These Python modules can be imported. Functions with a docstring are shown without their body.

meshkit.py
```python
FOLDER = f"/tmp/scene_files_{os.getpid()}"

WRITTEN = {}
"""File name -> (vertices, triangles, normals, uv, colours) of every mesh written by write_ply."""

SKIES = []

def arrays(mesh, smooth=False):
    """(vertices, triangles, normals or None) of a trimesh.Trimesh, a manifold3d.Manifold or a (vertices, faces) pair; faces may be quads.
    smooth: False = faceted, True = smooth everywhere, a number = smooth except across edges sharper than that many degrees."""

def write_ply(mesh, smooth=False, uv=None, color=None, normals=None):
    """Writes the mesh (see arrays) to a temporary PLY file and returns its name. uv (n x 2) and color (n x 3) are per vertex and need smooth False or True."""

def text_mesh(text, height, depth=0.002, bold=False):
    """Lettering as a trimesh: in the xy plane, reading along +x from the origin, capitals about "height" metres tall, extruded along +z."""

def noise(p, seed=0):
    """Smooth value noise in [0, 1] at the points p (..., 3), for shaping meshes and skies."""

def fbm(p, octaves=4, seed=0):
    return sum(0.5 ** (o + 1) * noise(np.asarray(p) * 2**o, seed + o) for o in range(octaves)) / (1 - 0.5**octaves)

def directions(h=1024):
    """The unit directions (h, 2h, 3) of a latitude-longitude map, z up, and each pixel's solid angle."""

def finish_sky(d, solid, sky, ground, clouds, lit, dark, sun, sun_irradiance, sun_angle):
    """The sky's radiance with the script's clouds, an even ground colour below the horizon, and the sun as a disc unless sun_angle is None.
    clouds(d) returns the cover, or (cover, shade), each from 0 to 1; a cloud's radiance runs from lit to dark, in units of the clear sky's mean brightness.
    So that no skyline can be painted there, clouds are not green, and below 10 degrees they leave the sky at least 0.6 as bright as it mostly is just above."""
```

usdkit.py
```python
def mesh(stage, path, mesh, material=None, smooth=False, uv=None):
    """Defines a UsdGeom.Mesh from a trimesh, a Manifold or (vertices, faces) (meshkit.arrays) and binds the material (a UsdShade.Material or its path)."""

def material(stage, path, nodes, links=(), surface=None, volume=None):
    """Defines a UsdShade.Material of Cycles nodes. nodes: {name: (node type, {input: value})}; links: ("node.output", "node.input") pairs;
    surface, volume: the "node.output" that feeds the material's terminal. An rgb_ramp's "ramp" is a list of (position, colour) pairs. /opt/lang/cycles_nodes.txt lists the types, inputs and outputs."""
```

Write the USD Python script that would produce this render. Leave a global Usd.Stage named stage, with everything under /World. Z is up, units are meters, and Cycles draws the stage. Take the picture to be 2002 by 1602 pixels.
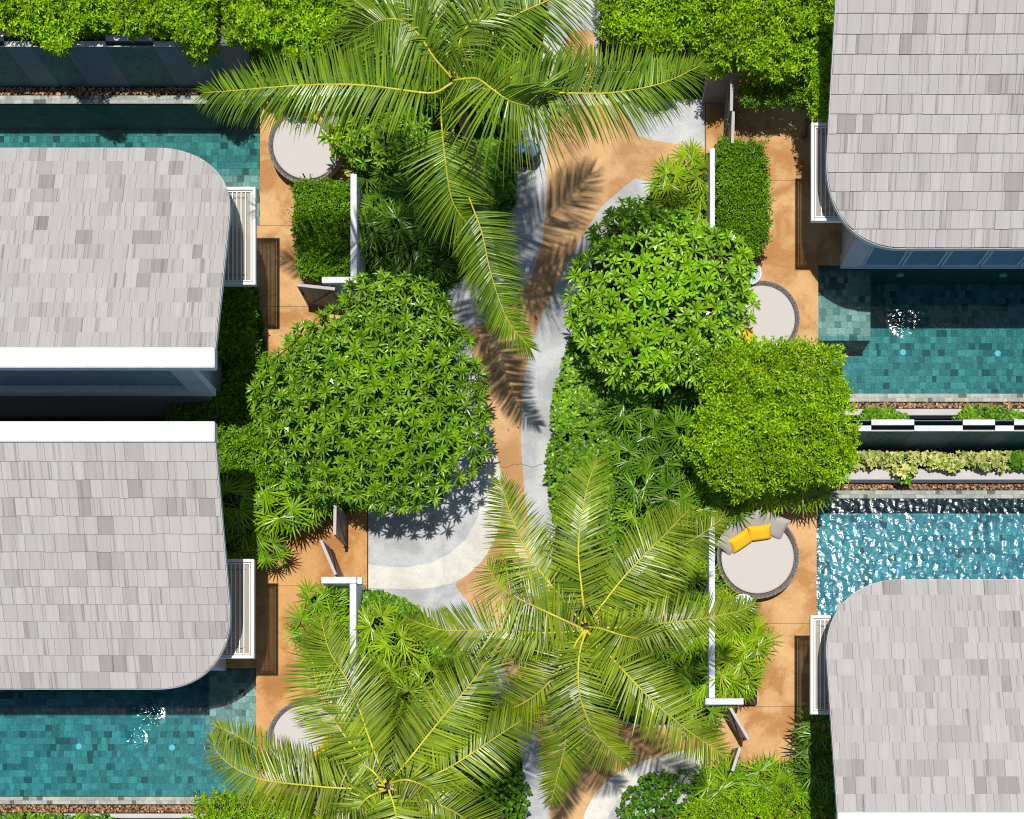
import math, random, zlib
import numpy as np, trimesh, manifold3d, usdkit, meshkit
from shapely.geometry import Polygon, box as sbox, Point
from shapely.ops import unary_union
from shapely import affinity, contains_xy, points as sh_points
from pxr import Usd, UsdGeom, UsdLux, UsdShade, Gf, Sdf, Vt
from scipy.sparse import coo_matrix
from scipy.sparse.csgraph import connected_components

stage = Usd.Stage.CreateInMemory()
UsdGeom.SetStageUpAxis(stage, 'Z')
UsdGeom.SetStageMetersPerUnit(stage, 1.0)
UsdGeom.Xform.Define(stage, '/World')

# ------------------------------------------------------------------ camera, sky, sun, exposure
CAM_H, PPM, NU, NV = 34.0, 80.0, 1120.0, 1530.0       # height of the drone, ground scale, foot of the plumb line in the photograph
cam = UsdGeom.Camera.Define(stage, '/World/camera')
cam.AddTranslateOp().Set((0, 0, CAM_H))
AP = 36.0
cam.CreateHorizontalApertureAttr(AP)
cam.CreateVerticalApertureAttr(AP * 819 / 1024)
cam.CreateFocalLengthAttr(PPM * CAM_H / 2002 * AP)
cam.CreateHorizontalApertureOffsetAttr((1001 - NU) / 2002 * AP)
cam.CreateVerticalApertureOffsetAttr((NV - 801) / 2002 * AP)
cam.CreateClippingRangeAttr((0.5, 2000.0))
cam.CreateExposureAttr(0.08)

SUN = np.array([-0.012, 0.085, 1.0]); SUN /= np.linalg.norm(SUN)
sky_m = usdkit.material(stage, '/World/Looks/sky_light', {
    's': ('sky_texture', {'sky_type': 'single_scattering', 'sun_disc': False, 'sun_elevation': math.asin(SUN[2]), 'sun_rotation': math.atan2(SUN[0], SUN[1])}),
    'b': ('background_shader', {'strength': 0.09})}, [('s.color', 'b.color')], surface='b.background')
dome = UsdLux.DomeLight.Define(stage, '/World/sky')
UsdShade.MaterialBindingAPI.Apply(dome.GetPrim()).Bind(sky_m)
sun = UsdLux.DistantLight.Define(stage, '/World/sun')
sun.CreateNormalizeAttr(True); sun.CreateIntensityAttr(1.2); sun.CreateAngleAttr(0.7); sun.CreateColorAttr((1.0, 0.955, 0.88))
sun.AddTransformOp().Set(Gf.Matrix4d(Gf.Rotation(Gf.Vec3d(0, 0, 1), Gf.Vec3d(*map(float, SUN))), Gf.Vec3d(0, 0, 0)))

# ------------------------------------------------------------------ helpers
def P(u, v, z=0.0):
    k = (CAM_H - z) / CAM_H / PPM
    return np.array([(u - NU) * k, (NV - v) * k, z])
def P2(u, v, z=0.0): return P(u, v, z)[:2]
def pxpoly(pts, z=0.0): return Polygon([P2(u, v, z) for u, v in pts]).buffer(0)
def pxrect(u0, v0, u1, v1, z=0.0):
    a, b = P2(u0, v0, z), P2(u1, v1, z)
    return sbox(min(a[0], b[0]), min(a[1], b[1]), max(a[0], b[0]), max(a[1], b[1]))
def smooth_poly(pts, n=3):
    p = np.array(pts, float)
    for _ in range(n):
        q = np.roll(p, -1, 0)
        p = np.stack([.75 * p + .25 * q, .25 * p + .75 * q], 1).reshape(-1, 2)
    return [tuple(x) for x in p]

_used = {}
def numbered(path):
    n = _used.get(path, -1) + 1
    _used[path] = n
    return path if n == 0 else f'{path}_{n:03d}'
def tag(prim, label=None, cat=None, group=None, kind=None):
    p = prim.GetPrim() if hasattr(prim, 'GetPrim') else prim
    for k, v in (('label', label), ('category', cat), ('group', group), ('kind', kind)):
        if v: p.SetCustomDataByKey(k, v)
    return p
def root_of(parent): return '/World' if parent is None else str(parent.GetPath())
def thing(name, label=None, cat=None, loc=(0, 0, 0), rotz=0.0, scale=None, group=None, kind=None, parent=None):
    x = UsdGeom.Xform.Define(stage, numbered(root_of(parent) + '/' + name))
    if any(loc): x.AddTranslateOp().Set(Gf.Vec3d(*map(float, loc)))
    if rotz: x.AddRotateZOp().Set(float(rotz))
    if scale: x.AddScaleOp().Set(Gf.Vec3f(*scale) if np.ndim(scale) else Gf.Vec3f(scale, scale, scale))
    return tag(x, label, cat, group, kind)
LEAFY = set()
def obj(name, mesh, mat, parent=None, smooth=False, **t):
    m = usdkit.mesh(stage, numbered(root_of(parent) + '/' + name), mesh, mat, smooth=smooth)
    if str(mat.GetPath()) in LEAFY:         # one random number for every leaf (pebble)
        f = np.array(m.GetFaceVertexIndicesAttr().Get()).reshape(-1, 3); nv = len(m.GetPointsAttr().Get())
        _, lab = connected_components(coo_matrix((np.ones(2 * len(f), np.int8), (np.r_[f[:, 0], f[:, 1]], np.r_[f[:, 1], f[:, 2]])), (nv, nv)), directed=False)
        r = np.random.default_rng(zlib.crc32(str(m.GetPath()).encode())).random(lab.max() + 1)
        UsdGeom.PrimvarsAPI(m).CreatePrimvar('rnd', Sdf.ValueTypeNames.FloatArray, 'vertex').Set(Vt.FloatArray.FromNumpy(r[lab].astype(np.float32)))
    return tag(m, **t) if t else m.GetPrim()
def copy_of(src, name, label, cat, loc, rotz, scale, group=None):
    x = UsdGeom.Xform.Define(stage, numbered('/World/' + name))
    x.AddTranslateOp().Set(Gf.Vec3d(*map(float, loc))); x.AddRotateZOp().Set(float(rotz)); x.AddScaleOp().Set(Gf.Vec3f(scale, scale, scale))
    p = x.GetPrim()
    p.GetReferences().AddInternalReference(src.GetPath()); p.SetInstanceable(True)
    return tag(p, label, cat, group)

def cat(meshes):
    v, f, n = [], [], 0
    for m in meshes:
        a, b = (m if isinstance(m, tuple) else (m.vertices, m.faces))
        a, b = np.asarray(a, float), np.asarray(b, int)
        v.append(a); f.append(b + n); n += len(a)
    return np.vstack(v), np.vstack(f)
BOXF = np.array([[0,2,1],[0,3,2],[4,5,6],[4,6,7],[0,1,5],[0,5,4],[1,2,6],[1,6,5],[2,3,7],[2,7,6],[3,0,4],[3,4,7]])
def hexa(bottom, top):      # two rings of four corners
    return np.vstack([bottom, top]).astype(float), BOXF
def bx(x0, x1, y0, y1, z0, z1):
    x0, x1 = sorted((x0, x1)); y0, y1 = sorted((y0, y1))
    r = [(x0, y0), (x1, y0), (x1, y1), (x0, y1)]
    return hexa([(a, b, z0) for a, b in r], [(a, b, z1) for a, b in r])
def cbx(x0, x1, y0, y1, z0, z1, c=0.012):   # chamfered box
    x0, x1 = sorted((x0, x1)); y0, y1 = sorted((y0, y1))
    pts = []
    for sx in (0, 1):
        for sy in (0, 1):
            for sz in (0, 1):
                p = np.array([(x0, x1)[sx], (y0, y1)[sy], (z0, z1)[sz]])
                d = np.array([1 - 2 * sx, 1 - 2 * sy, 1 - 2 * sz]) * c
                for k in range(3):
                    q = p + d; q[k] = p[k]; pts.append(q)
    return trimesh.convex.convex_hull(np.array(pts))
def pbx(a, b, w, z0, z1, c=0.006):          # bar from a to b (xy), width w
    a, b = np.array(a[:2], float), np.array(b[:2], float)
    d = b - a; L = np.linalg.norm(d); ang = math.atan2(d[1], d[0])
    m = trimesh.Trimesh(*cat([cbx(0, L, -w / 2, w / 2, z0, z1, c)]), process=False)
    m.apply_transform(trimesh.transformations.rotation_matrix(ang, [0, 0, 1]))
    m.apply_translation([a[0], a[1], 0]); return m
def slab(poly, z0, z1):
    gs = [g for g in getattr(poly, 'geoms', [poly]) if g.geom_type == 'Polygon' and g.area > 1e-6]
    out = []
    for g in gs:
        m = trimesh.creation.extrude_polygon(g, z1 - z0, engine='earcut'); m.apply_translation([0, 0, z0]); out.append(m)
    return cat(out)
def tube(points, radii, sides=6, caps=True):
    p = np.asarray(points, float); r = np.broadcast_to(radii, (len(p),)).astype(float)
    t = np.gradient(p, axis=0); t /= np.linalg.norm(t, axis=1, keepdims=True) + 1e-12
    ref = np.where(np.abs(t[:, 2:]) < 0.9, [0, 0, 1.0], [1.0, 0, 0])
    a = np.cross(t, ref); a /= np.linalg.norm(a, axis=1, keepdims=True) + 1e-12
    b = np.cross(t, a); ang = np.arange(sides) * 2 * np.pi / sides
    v = p[:, None] + r[:, None, None] * (np.cos(ang)[None, :, None] * a[:, None] + np.sin(ang)[None, :, None] * b[:, None])
    i, j = np.meshgrid(np.arange(len(p) - 1), np.arange(sides), indexing='ij')
    q = np.stack([i * sides + j, i * sides + (j + 1) % sides, (i + 1) * sides + (j + 1) % sides, (i + 1) * sides + j], -1).reshape(-1, 4)
    f = np.vstack([q[:, [0, 1, 2]], q[:, [0, 2, 3]]])
    v = v.reshape(-1, 3)
    if caps:
        n = len(v); v = np.vstack([v, p[0], p[-1]]); k = np.arange(sides); e = (len(p) - 1) * sides
        f = np.vstack([f, np.stack([np.full(sides, n), (k + 1) % sides, k], 1), np.stack([np.full(sides, n + 1), e + k, e + (k + 1) % sides], 1)])
    return v, f
def lathe(profile, n=40):
    p = np.array(profile, float)
    m = trimesh.creation.revolve(p, sections=n); return m
def spline(pts, n):
    p = np.array(pts, float); q = np.vstack([2 * p[0] - p[1], p, 2 * p[-1] - p[-2]])
    d = np.r_[0, np.cumsum(np.linalg.norm(np.diff(p, axis=0), axis=1))]
    out = []
    for s in np.linspace(0, d[-1], n):
        i = min(np.searchsorted(d, s, 'right') - 1, len(p) - 2); t = (s - d[i]) / (d[i + 1] - d[i])
        a, b, c, e = q[i], q[i + 1], q[i + 2], q[i + 3]
        out.append(.5 * (2 * b + (c - a) * t + (2 * a - 5 * b + 4 * c - e) * t * t + (3 * b - a - 3 * c + e) * t ** 3))
    return np.array(out)
def nrm(a): return a / (np.linalg.norm(a, axis=-1, keepdims=True) + 1e-12)

# ------------------------------------------------------------------ materials
LK = '/World/Looks/'
def mat(name, nodes, links, surface, volume=None): return usdkit.material(stage, LK + name, nodes, links, surface=surface, volume=volume)
def plain(name, color, rough=0.6, scale=3.0, amount=0.12, bump=0.0, bscale=40.0, spec=0.4, metallic=0.0):
    c = np.array(color)
    nodes = {'g': ('geometry', {}), 'n': ('noise_texture', {'scale': scale, 'detail': 5.0, 'roughness': 0.6}),
             'r': ('rgb_ramp', {'ramp': [(0.3, tuple(c * (1 - amount))), (0.7, tuple(np.minimum(c * (1 + amount), 0.95)))]}),
             'p': ('principled_bsdf', {'roughness': rough, 'specular_ior_level': spec, 'metallic': metallic})}
    links = [('g.position', 'n.vector'), ('n.fac', 'r.fac'), ('r.color', 'p.base_color')]
    if bump:
        nodes['b'] = ('noise_texture', {'scale': bscale, 'detail': 3.0}); nodes['bb'] = ('bump', {'strength': bump, 'distance': 0.01})
        links += [('g.position', 'b.vector'), ('b.fac', 'bb.height'), ('bb.normal', 'p.normal')]
    return mat(name, nodes, links, 'p.BSDF')
def leafmat(name, dark, mid, bright, rough=0.42, trans=0.3, extra=None, spec=0.45, ttint=(1.2, 1.25, 0.45)):
    ramp = [(0.0, dark), (0.45, mid), (0.93, bright)] + ([(0.96, bright), (0.965, extra)] if extra else [])
    nodes = {'g': ('geometry', {}), 'at': ('attribute', {'attribute': 'rnd'}), 'r': ('rgb_ramp', {'ramp': ramp}),
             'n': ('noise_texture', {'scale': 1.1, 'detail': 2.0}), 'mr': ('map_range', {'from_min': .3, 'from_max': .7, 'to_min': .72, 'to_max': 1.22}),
             'mv': ('vector_math', {'math_type': 'scale'}),
             'p': ('principled_bsdf', {'roughness': rough, 'specular_ior_level': spec}), 't': ('translucent_bsdf', {}),
             'tm': ('vector_math', {'math_type': 'multiply', 'vector2': ttint}), 'm': ('mix_closure', {'fac': trans})}
    LEAFY.add(LK + name)
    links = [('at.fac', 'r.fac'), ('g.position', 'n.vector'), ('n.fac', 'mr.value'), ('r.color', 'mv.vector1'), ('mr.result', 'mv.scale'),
             ('mv.vector', 'p.base_color'), ('mv.vector', 'tm.vector1'), ('tm.vector', 't.color'), ('p.BSDF', 'm.closure1'), ('t.BSDF', 'm.closure2')]
    return mat(name, nodes, links, 'm.closure')

M = {}
M['soil'] = plain('soil', (.035, .026, .016), .95, 4, .4, .6, 30)
def paving(name, c, stain, spk=0.5, big=0.5):
    c = np.array(c); s = np.array(stain)
    nodes = {'g': ('geometry', {}), 'n': ('noise_texture', {'scale': 0.9, 'detail': 6.0, 'roughness': .62, 'distortion': .4}),
             'r': ('rgb_ramp', {'ramp': [(.33, tuple(s * .9)), (.43, tuple(s)), (.52, tuple(c)), (.68, tuple(np.minimum(c * 1.2, .9)))]}),
             'f': ('noise_texture', {'scale': 26.0, 'detail': 4.0, 'roughness': .75}), 'fr': ('map_range', {'from_min': .3, 'from_max': .7, 'to_min': 1 - spk * .3, 'to_max': 1 + spk * .22}),
             'mv': ('vector_math', {'math_type': 'scale'}), 'bb': ('bump', {'strength': .35, 'distance': .006}),
             'p': ('principled_bsdf', {'roughness': .8, 'specular_ior_level': .3})}
    links = [('g.position', 'n.vector'), ('n.fac', 'r.fac'), ('g.position', 'f.vector'), ('f.fac', 'fr.value'), ('r.color', 'mv.vector1'), ('fr.result', 'mv.scale'),
             ('mv.vector', 'p.base_color'), ('f.fac', 'bb.height'), ('bb.normal', 'p.normal')]
    return mat(name, nodes, links, 'p.BSDF')
M['grey_paving'] = paving('grey_paving', (.395, .40, .41), (.32, .325, .34), .7)
M['orange_paving'] = paving('orange_paving', (.46, .275, .13), (.37, .20, .085), .5)
M['deck'] = paving('deck', (.48, .285, .128), (.37, .18, .062), .5)
M['deck_deep'] = paving('deck_deep', (.45, .242, .088), (.34, .15, .045), .5)
M['cream_paving'] = paving('cream_paving', (.53, .515, .47), (.46, .44, .39), .5)
M['ledge'] = plain('ledge', (.42, .40, .39), .8, 2, .08, .1)
M['white_paint'] = plain('white_paint', (.51, .525, .545), .6, 7, .13)
M['ridge_white'] = plain('ridge_white', (.53, .54, .55), .6, 4.0, .08)
M['wall_paint'] = plain('wall_paint', (.40, .48, .56), .7, 1.5, .12)
M['planter_paint'] = plain('planter_paint', (.62, .63, .65), .6, 2.5, .12)
M['dark_wall'] = plain('dark_wall', (.11, .115, .12), .7, 2, .1)
M['fence_grey'] = plain('fence_grey', (.095, .13, .145), .6, 2, .15)
M['fence_green'] = plain('fence_green', (.045, .105, .092), .6, 5, .3, .5, 9)
M['gate'] = plain('gate', (.17, .15, .15), .5, 5, .15)
M['gate_cap'] = plain('gate_cap', (.33, .31, .30), .5, 5, .1)
M['dark_metal'] = plain('dark_metal', (.05, .045, .045), .45, 5, .1)
M['canopy_white'] = plain('canopy_white', (.62, .61, .595), .45, 3, .04)
M['canopy_slat'] = plain('canopy_slat', (.68, .65, .60), .5, 3, .08)
M['fascia'] = plain('fascia', (.50, .50, .52), .6, 3, .05)
M['trunk'] = plain('trunk', (.13, .105, .08), .9, 14, .35, .5, 25)
M['stem'] = plain('stem', (.09, .075, .035), .9, 14, .3)
M['lamp_white'] = plain('lamp_white', (.78, .78, .76), .4, 3, .03)
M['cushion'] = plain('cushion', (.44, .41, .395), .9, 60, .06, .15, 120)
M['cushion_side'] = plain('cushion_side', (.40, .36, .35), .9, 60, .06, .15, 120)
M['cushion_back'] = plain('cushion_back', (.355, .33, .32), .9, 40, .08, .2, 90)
M['yellow_cloth'] = plain('yellow_cloth', (.72, .42, .012), .85, 30, .08, .2, 90)
M['skin'] = plain('skin', (.17, .085, .05), .6, 8, .08)
M['hair'] = plain('hair', (.012, .010, .009), .5, 30, .3)
M['blue_shirt'] = plain('blue_shirt', (.24, .36, .50), .85, 8, .1)
M['dark_cloth'] = plain('dark_cloth', (.03, .03, .036), .85, 8, .15)
M['table_top'] = plain('table_top', (.30, .36, .45), .35, 4, .1)
M['dead_leaf'] = plain('dead_leaf', (.10, .05, .025), .8, 10, .3)
M['petal'] = plain('petal', (.80, .79, .72), .6, 10, .04)
M['twine'] = plain('twine', (.10, .085, .07), .8, 10, .1)
M['young_leaf'] = plain('young_leaf', (.20, .32, .012), .4, 5, .15)

# rattan weave: woven strands from waves across the shell
M['rattan'] = mat('rattan', {'g': ('texture_coordinate', {}), 'v': ('voronoi_texture', {'scale': 26.0, 'feature': 'f1', 'metric': 'chebychev', 'randomness': .35}),
    'r': ('rgb_ramp', {'ramp': [(.12, (.30, .27, .25)), (.42, (.17, .15, .14)), (.62, (.02, .018, .017))]}), 'b': ('bump', {'strength': .8, 'distance': .012, 'invert': True}),
    'p': ('principled_bsdf', {'roughness': .6})}, [('g.object', 'v.vector'), ('v.distance', 'r.fac'), ('v.distance', 'b.height'), ('b.normal', 'p.normal'), ('r.color', 'p.base_color')], 'p.BSDF')

def shinglemat(name, tone, warm):
    c = np.array([.345, .325, .317]) * tone * np.array([1 + warm, 1, 1 - warm])
    nodes = {'g': ('geometry', {}), 'at': ('attribute', {'attribute': 'rnd'}), 'ofs': ('vector_math', {'math_type': 'multiply', 'vector2': (43.0, 17.0, 29.0)}), 'add': ('vector_math', {'math_type': 'add'}),
             'mp': ('mapping', {'scale': (9.5, .25, .25)}), 'n': ('noise_texture', {'scale': 1.0, 'detail': 3.0, 'roughness': .55}),
             'mp2': ('mapping', {'scale': (70.0, .3, .3)}), 'n2': ('noise_texture', {'scale': 1.0, 'detail': 3.0, 'roughness': .6}),
             'r': ('rgb_ramp', {'ramp': [(.27, tuple(c * .55)), (.345, tuple(c * .78)), (.42, tuple(c * .97)), (.7, tuple(np.minimum(c * 1.06, .9)))]}),
             'mr': ('map_range', {'from_min': .3, 'from_max': .7, 'to_min': .93, 'to_max': 1.05}), 'mv': ('vector_math', {'math_type': 'scale'}),
             'b': ('bump', {'strength': .35, 'distance': .005}), 'p': ('principled_bsdf', {'roughness': .75, 'specular_ior_level': .3})}
    links = [('at.vector', 'ofs.vector1'), ('g.position', 'add.vector1'), ('ofs.vector', 'add.vector2'), ('add.vector', 'mp.vector'), ('mp.vector', 'n.vector'), ('add.vector', 'mp2.vector'), ('mp2.vector', 'n2.vector'), ('n.fac', 'r.fac'), ('n2.fac', 'mr.value'),
             ('r.color', 'mv.vector1'), ('mr.result', 'mv.scale'), ('mv.vector', 'p.base_color'), ('n2.fac', 'b.height'), ('b.normal', 'p.normal')]
    LEAFY.add(LK + name)
    return mat(name, nodes, links, 'p.BSDF')
SH = [shinglemat('shingle_a', 1.07, .0), shinglemat('shingle_b', 1.0, .008), shinglemat('shingle_c', .96, .015), shinglemat('shingle_d', 1.02, -.008), shinglemat('shingle_e', .86, .012), shinglemat('shingle_f', .72, .02)]
SHW = [.25, .25, .2, .15, .10, .05]
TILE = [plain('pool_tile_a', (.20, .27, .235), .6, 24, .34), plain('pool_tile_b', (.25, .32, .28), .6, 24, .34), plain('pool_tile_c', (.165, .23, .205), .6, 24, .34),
        plain('pool_tile_d', (.31, .38, .33), .6, 24, .3), plain('pool_tile_e', (.115, .165, .15), .6, 24, .34), plain('pool_tile_f', (.065, .09, .085), .6, 24, .34)]  # stone mottle, made stronger to paint in the grain of caustic sparkle
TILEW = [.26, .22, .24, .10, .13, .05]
COP = [plain('coping_a', (.27, .29, .255), .7, 10, .2), plain('coping_b', (.33, .345, .30), .7, 10, .15), plain('coping_c', (.22, .24, .22), .7, 10, .2), plain('coping_d', (.09, .09, .085), .7, 10, .25)]
M['pool_wall'] = mat('pool_wall', {'g': ('geometry', {}), 'mp': ('mapping', {'rotation': (math.pi / 2, 0, 0)}), 'k': ('brick_texture', {'scale': 1.0, 'brick_width': .2, 'row_height': .2, 'mortar_size': .004,
    'color1': (.085, .13, .12), 'color2': (.05, .08, .072), 'mortar': (.03, .04, .038)}), 'p': ('principled_bsdf', {'roughness': .7})},
    [('g.position', 'mp.vector'), ('mp.vector', 'k.vector'), ('k.color', 'p.base_color')], 'p.BSDF')
PEB = [plain('pebble', (.26, .135, .065), .6, 22, .55), ]
def watermat(name, strength, ripple, tint, spots=(), rough=.16, detail=2.0, fine=.35):
    """clear water: mirror by fresnel on small ripples; the tint is what its depth takes out of the light. spots: (x, y, radius) of bubbling jets that ruffle it."""
    nodes = {'g': ('geometry', {}), 'n1': ('noise_texture', {'scale': ripple, 'detail': detail, 'roughness': .5, 'distortion': .6 if detail > 1 else .15}), 'n2': ('noise_texture', {'scale': ripple * 2.6, 'detail': 1.0}),
             'mx': ('math', {'math_type': 'multiply_add', 'value2': fine}), 'b': ('bump', {'strength': 1.0, 'distance': strength}),
             't': ('transparent_bsdf', {'color': tint}), 'gl': ('glossy_bsdf', {'roughness': rough, 'color': (1, 1, 1)}), 'f': ('fresnel', {'IOR': 1.33}), 'm': ('mix_closure', {})}
    links = [('g.position', 'n1.vector'), ('g.position', 'n2.vector'), ('n2.fac', 'mx.value1'), ('n1.fac', 'mx.value3'), ('b.normal', 'gl.normal'), ('b.normal', 'f.normal'),
             ('f.fac', 'm.fac'), ('t.BSDF', 'm.closure1'), ('gl.BSDF', 'm.closure2')]
    last = 'mx.value'
    for i, (x, y, r) in enumerate(spots):
        nodes |= {f'd{i}': ('vector_math', {'math_type': 'distance', 'vector2': (x, y, -.035)}), f'q{i}': ('map_range', {'range_type': 'smoothstep', 'from_min': r, 'from_max': r * .35, 'to_min': 0.0, 'to_max': 1.0, 'clamp': True}),
                  f's{i}': ('noise_texture', {'scale': 8.0, 'detail': 1.0}), f'x{i}': ('math', {'math_type': 'multiply'}), f'y{i}': ('math', {'math_type': 'multiply_add', 'value2': 14.0})}
        links += [('g.position', f'd{i}.vector1'), (f'd{i}.value', f'q{i}.value'), ('g.position', f's{i}.vector'), (f's{i}.fac', f'x{i}.value1'), (f'q{i}.result', f'x{i}.value2'), (f'x{i}.value', f'y{i}.value1'), (last, f'y{i}.value3')]
        last = f'y{i}.value'
    links += [(last, 'b.height')]
    return mat(name, nodes, links, 'm.closure')
def sheet(poly, z):
    v, f = trimesh.creation.triangulate_polygon(poly, engine='earcut'); v = np.column_stack([v, np.full(len(v), z)])
    a = v[f]; up = np.cross(a[:, 1] - a[:, 0], a[:, 2] - a[:, 0])[:, 2] > 0
    return v, np.where(up[:, None], f, f[:, ::-1])
M['canopy_panel'] = mat('canopy_panel', {'t': ('transparent_bsdf', {'color': (.62, .60, .56)}), 'd': ('diffuse_bsdf', {'color': (.82, .78, .72)}), 'l': ('translucent_bsdf', {'color': (.6, .57, .52)}),
    'a': ('mix_closure', {'fac': .3}), 'm': ('mix_closure', {'fac': .40})}, [('d.BSDF', 'a.closure1'), ('l.BSDF', 'a.closure2'), ('t.BSDF', 'm.closure1'), ('a.closure', 'm.closure2')], 'm.closure')
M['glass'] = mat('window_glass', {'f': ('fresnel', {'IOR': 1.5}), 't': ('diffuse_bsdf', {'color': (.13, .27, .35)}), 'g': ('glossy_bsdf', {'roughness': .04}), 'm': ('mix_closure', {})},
    [('f.fac', 'm.fac'), ('t.BSDF', 'm.closure1'), ('g.BSDF', 'm.closure2')], 'm.closure')  # reflected blue of pool and sky is painted in as the diffuse colour

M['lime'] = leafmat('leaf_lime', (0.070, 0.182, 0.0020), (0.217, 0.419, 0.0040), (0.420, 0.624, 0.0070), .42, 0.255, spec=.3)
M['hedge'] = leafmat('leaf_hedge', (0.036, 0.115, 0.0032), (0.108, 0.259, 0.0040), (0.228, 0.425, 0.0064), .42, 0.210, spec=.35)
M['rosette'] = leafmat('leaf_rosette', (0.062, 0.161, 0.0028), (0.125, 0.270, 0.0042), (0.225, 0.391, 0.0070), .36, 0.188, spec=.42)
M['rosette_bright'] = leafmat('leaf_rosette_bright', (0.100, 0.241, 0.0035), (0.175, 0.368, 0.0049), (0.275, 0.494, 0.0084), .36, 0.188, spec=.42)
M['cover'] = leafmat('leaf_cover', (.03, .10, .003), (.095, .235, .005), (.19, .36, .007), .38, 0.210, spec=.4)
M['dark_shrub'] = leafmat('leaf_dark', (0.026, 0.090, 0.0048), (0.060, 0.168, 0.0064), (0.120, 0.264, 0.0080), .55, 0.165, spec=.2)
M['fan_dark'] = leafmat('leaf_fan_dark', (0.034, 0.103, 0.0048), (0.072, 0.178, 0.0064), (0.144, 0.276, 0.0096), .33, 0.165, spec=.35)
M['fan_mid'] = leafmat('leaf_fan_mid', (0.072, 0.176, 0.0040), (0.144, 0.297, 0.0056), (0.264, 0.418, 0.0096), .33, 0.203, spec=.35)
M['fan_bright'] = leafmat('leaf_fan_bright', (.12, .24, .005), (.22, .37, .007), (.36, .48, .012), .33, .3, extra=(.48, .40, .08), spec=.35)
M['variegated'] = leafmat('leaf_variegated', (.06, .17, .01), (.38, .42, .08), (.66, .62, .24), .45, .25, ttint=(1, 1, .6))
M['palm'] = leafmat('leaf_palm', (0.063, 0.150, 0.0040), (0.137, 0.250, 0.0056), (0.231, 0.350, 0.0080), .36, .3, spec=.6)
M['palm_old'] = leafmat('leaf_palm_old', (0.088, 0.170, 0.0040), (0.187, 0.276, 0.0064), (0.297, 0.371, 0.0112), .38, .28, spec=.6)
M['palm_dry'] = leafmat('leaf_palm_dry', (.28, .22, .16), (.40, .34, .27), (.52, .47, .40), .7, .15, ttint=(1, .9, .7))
M['rachis'] = plain('rachis', (.48, .43, .03), .45, 4, .2)

# ------------------------------------------------------------------ the setting: pools, ground, paving, decks
XL, XR = -17.0, 13.0
def W(u0, v0, u1, v1): return pxrect(u0, v0, u1, v1)
pools = {   # (rect, coping v0 v1, pebbles v0 v1, u of deck edge, side)
    'ul': dict(rect=sbox(XL, P2(0, 440)[1], P2(508, 0)[0], P2(0, 203)[1]), cop=(187, 203), peb=(169.5, 186.5), side=-1, shelf=pxrect(420, 330, 508, 440)),
    'lb': dict(rect=sbox(XL, P2(0, 1558)[1], P2(500, 0)[0], P2(0, 1307)[1]), cop=(1558, 1573), peb=(1573.5, 1590), side=-1, shelf=pxrect(402, 1307, 500, 1452)),
    'ur': dict(rect=sbox(P2(1600, 0)[0], P2(0, 770)[1], XR, P2(0, 518)[1]), cop=(770, 786), peb=(786.5, 799), side=1, shelf=pxrect(1600, 518, 1708, 657)),
    'lr': dict(rect=sbox(P2(1597, 0)[0], P2(0, 1236)[1], XR, P2(0, 975)[1]), cop=(959, 975), peb=(938, 958.5), side=1, shelf=None)}
holes = unary_union([p['rect'].buffer(.05, join_style=2) for p in pools.values()])
obj('ground', slab(sbox(-60, -45, 60, 60).difference(holes), -.35, -.06), M['soil'], kind='structure')

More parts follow.
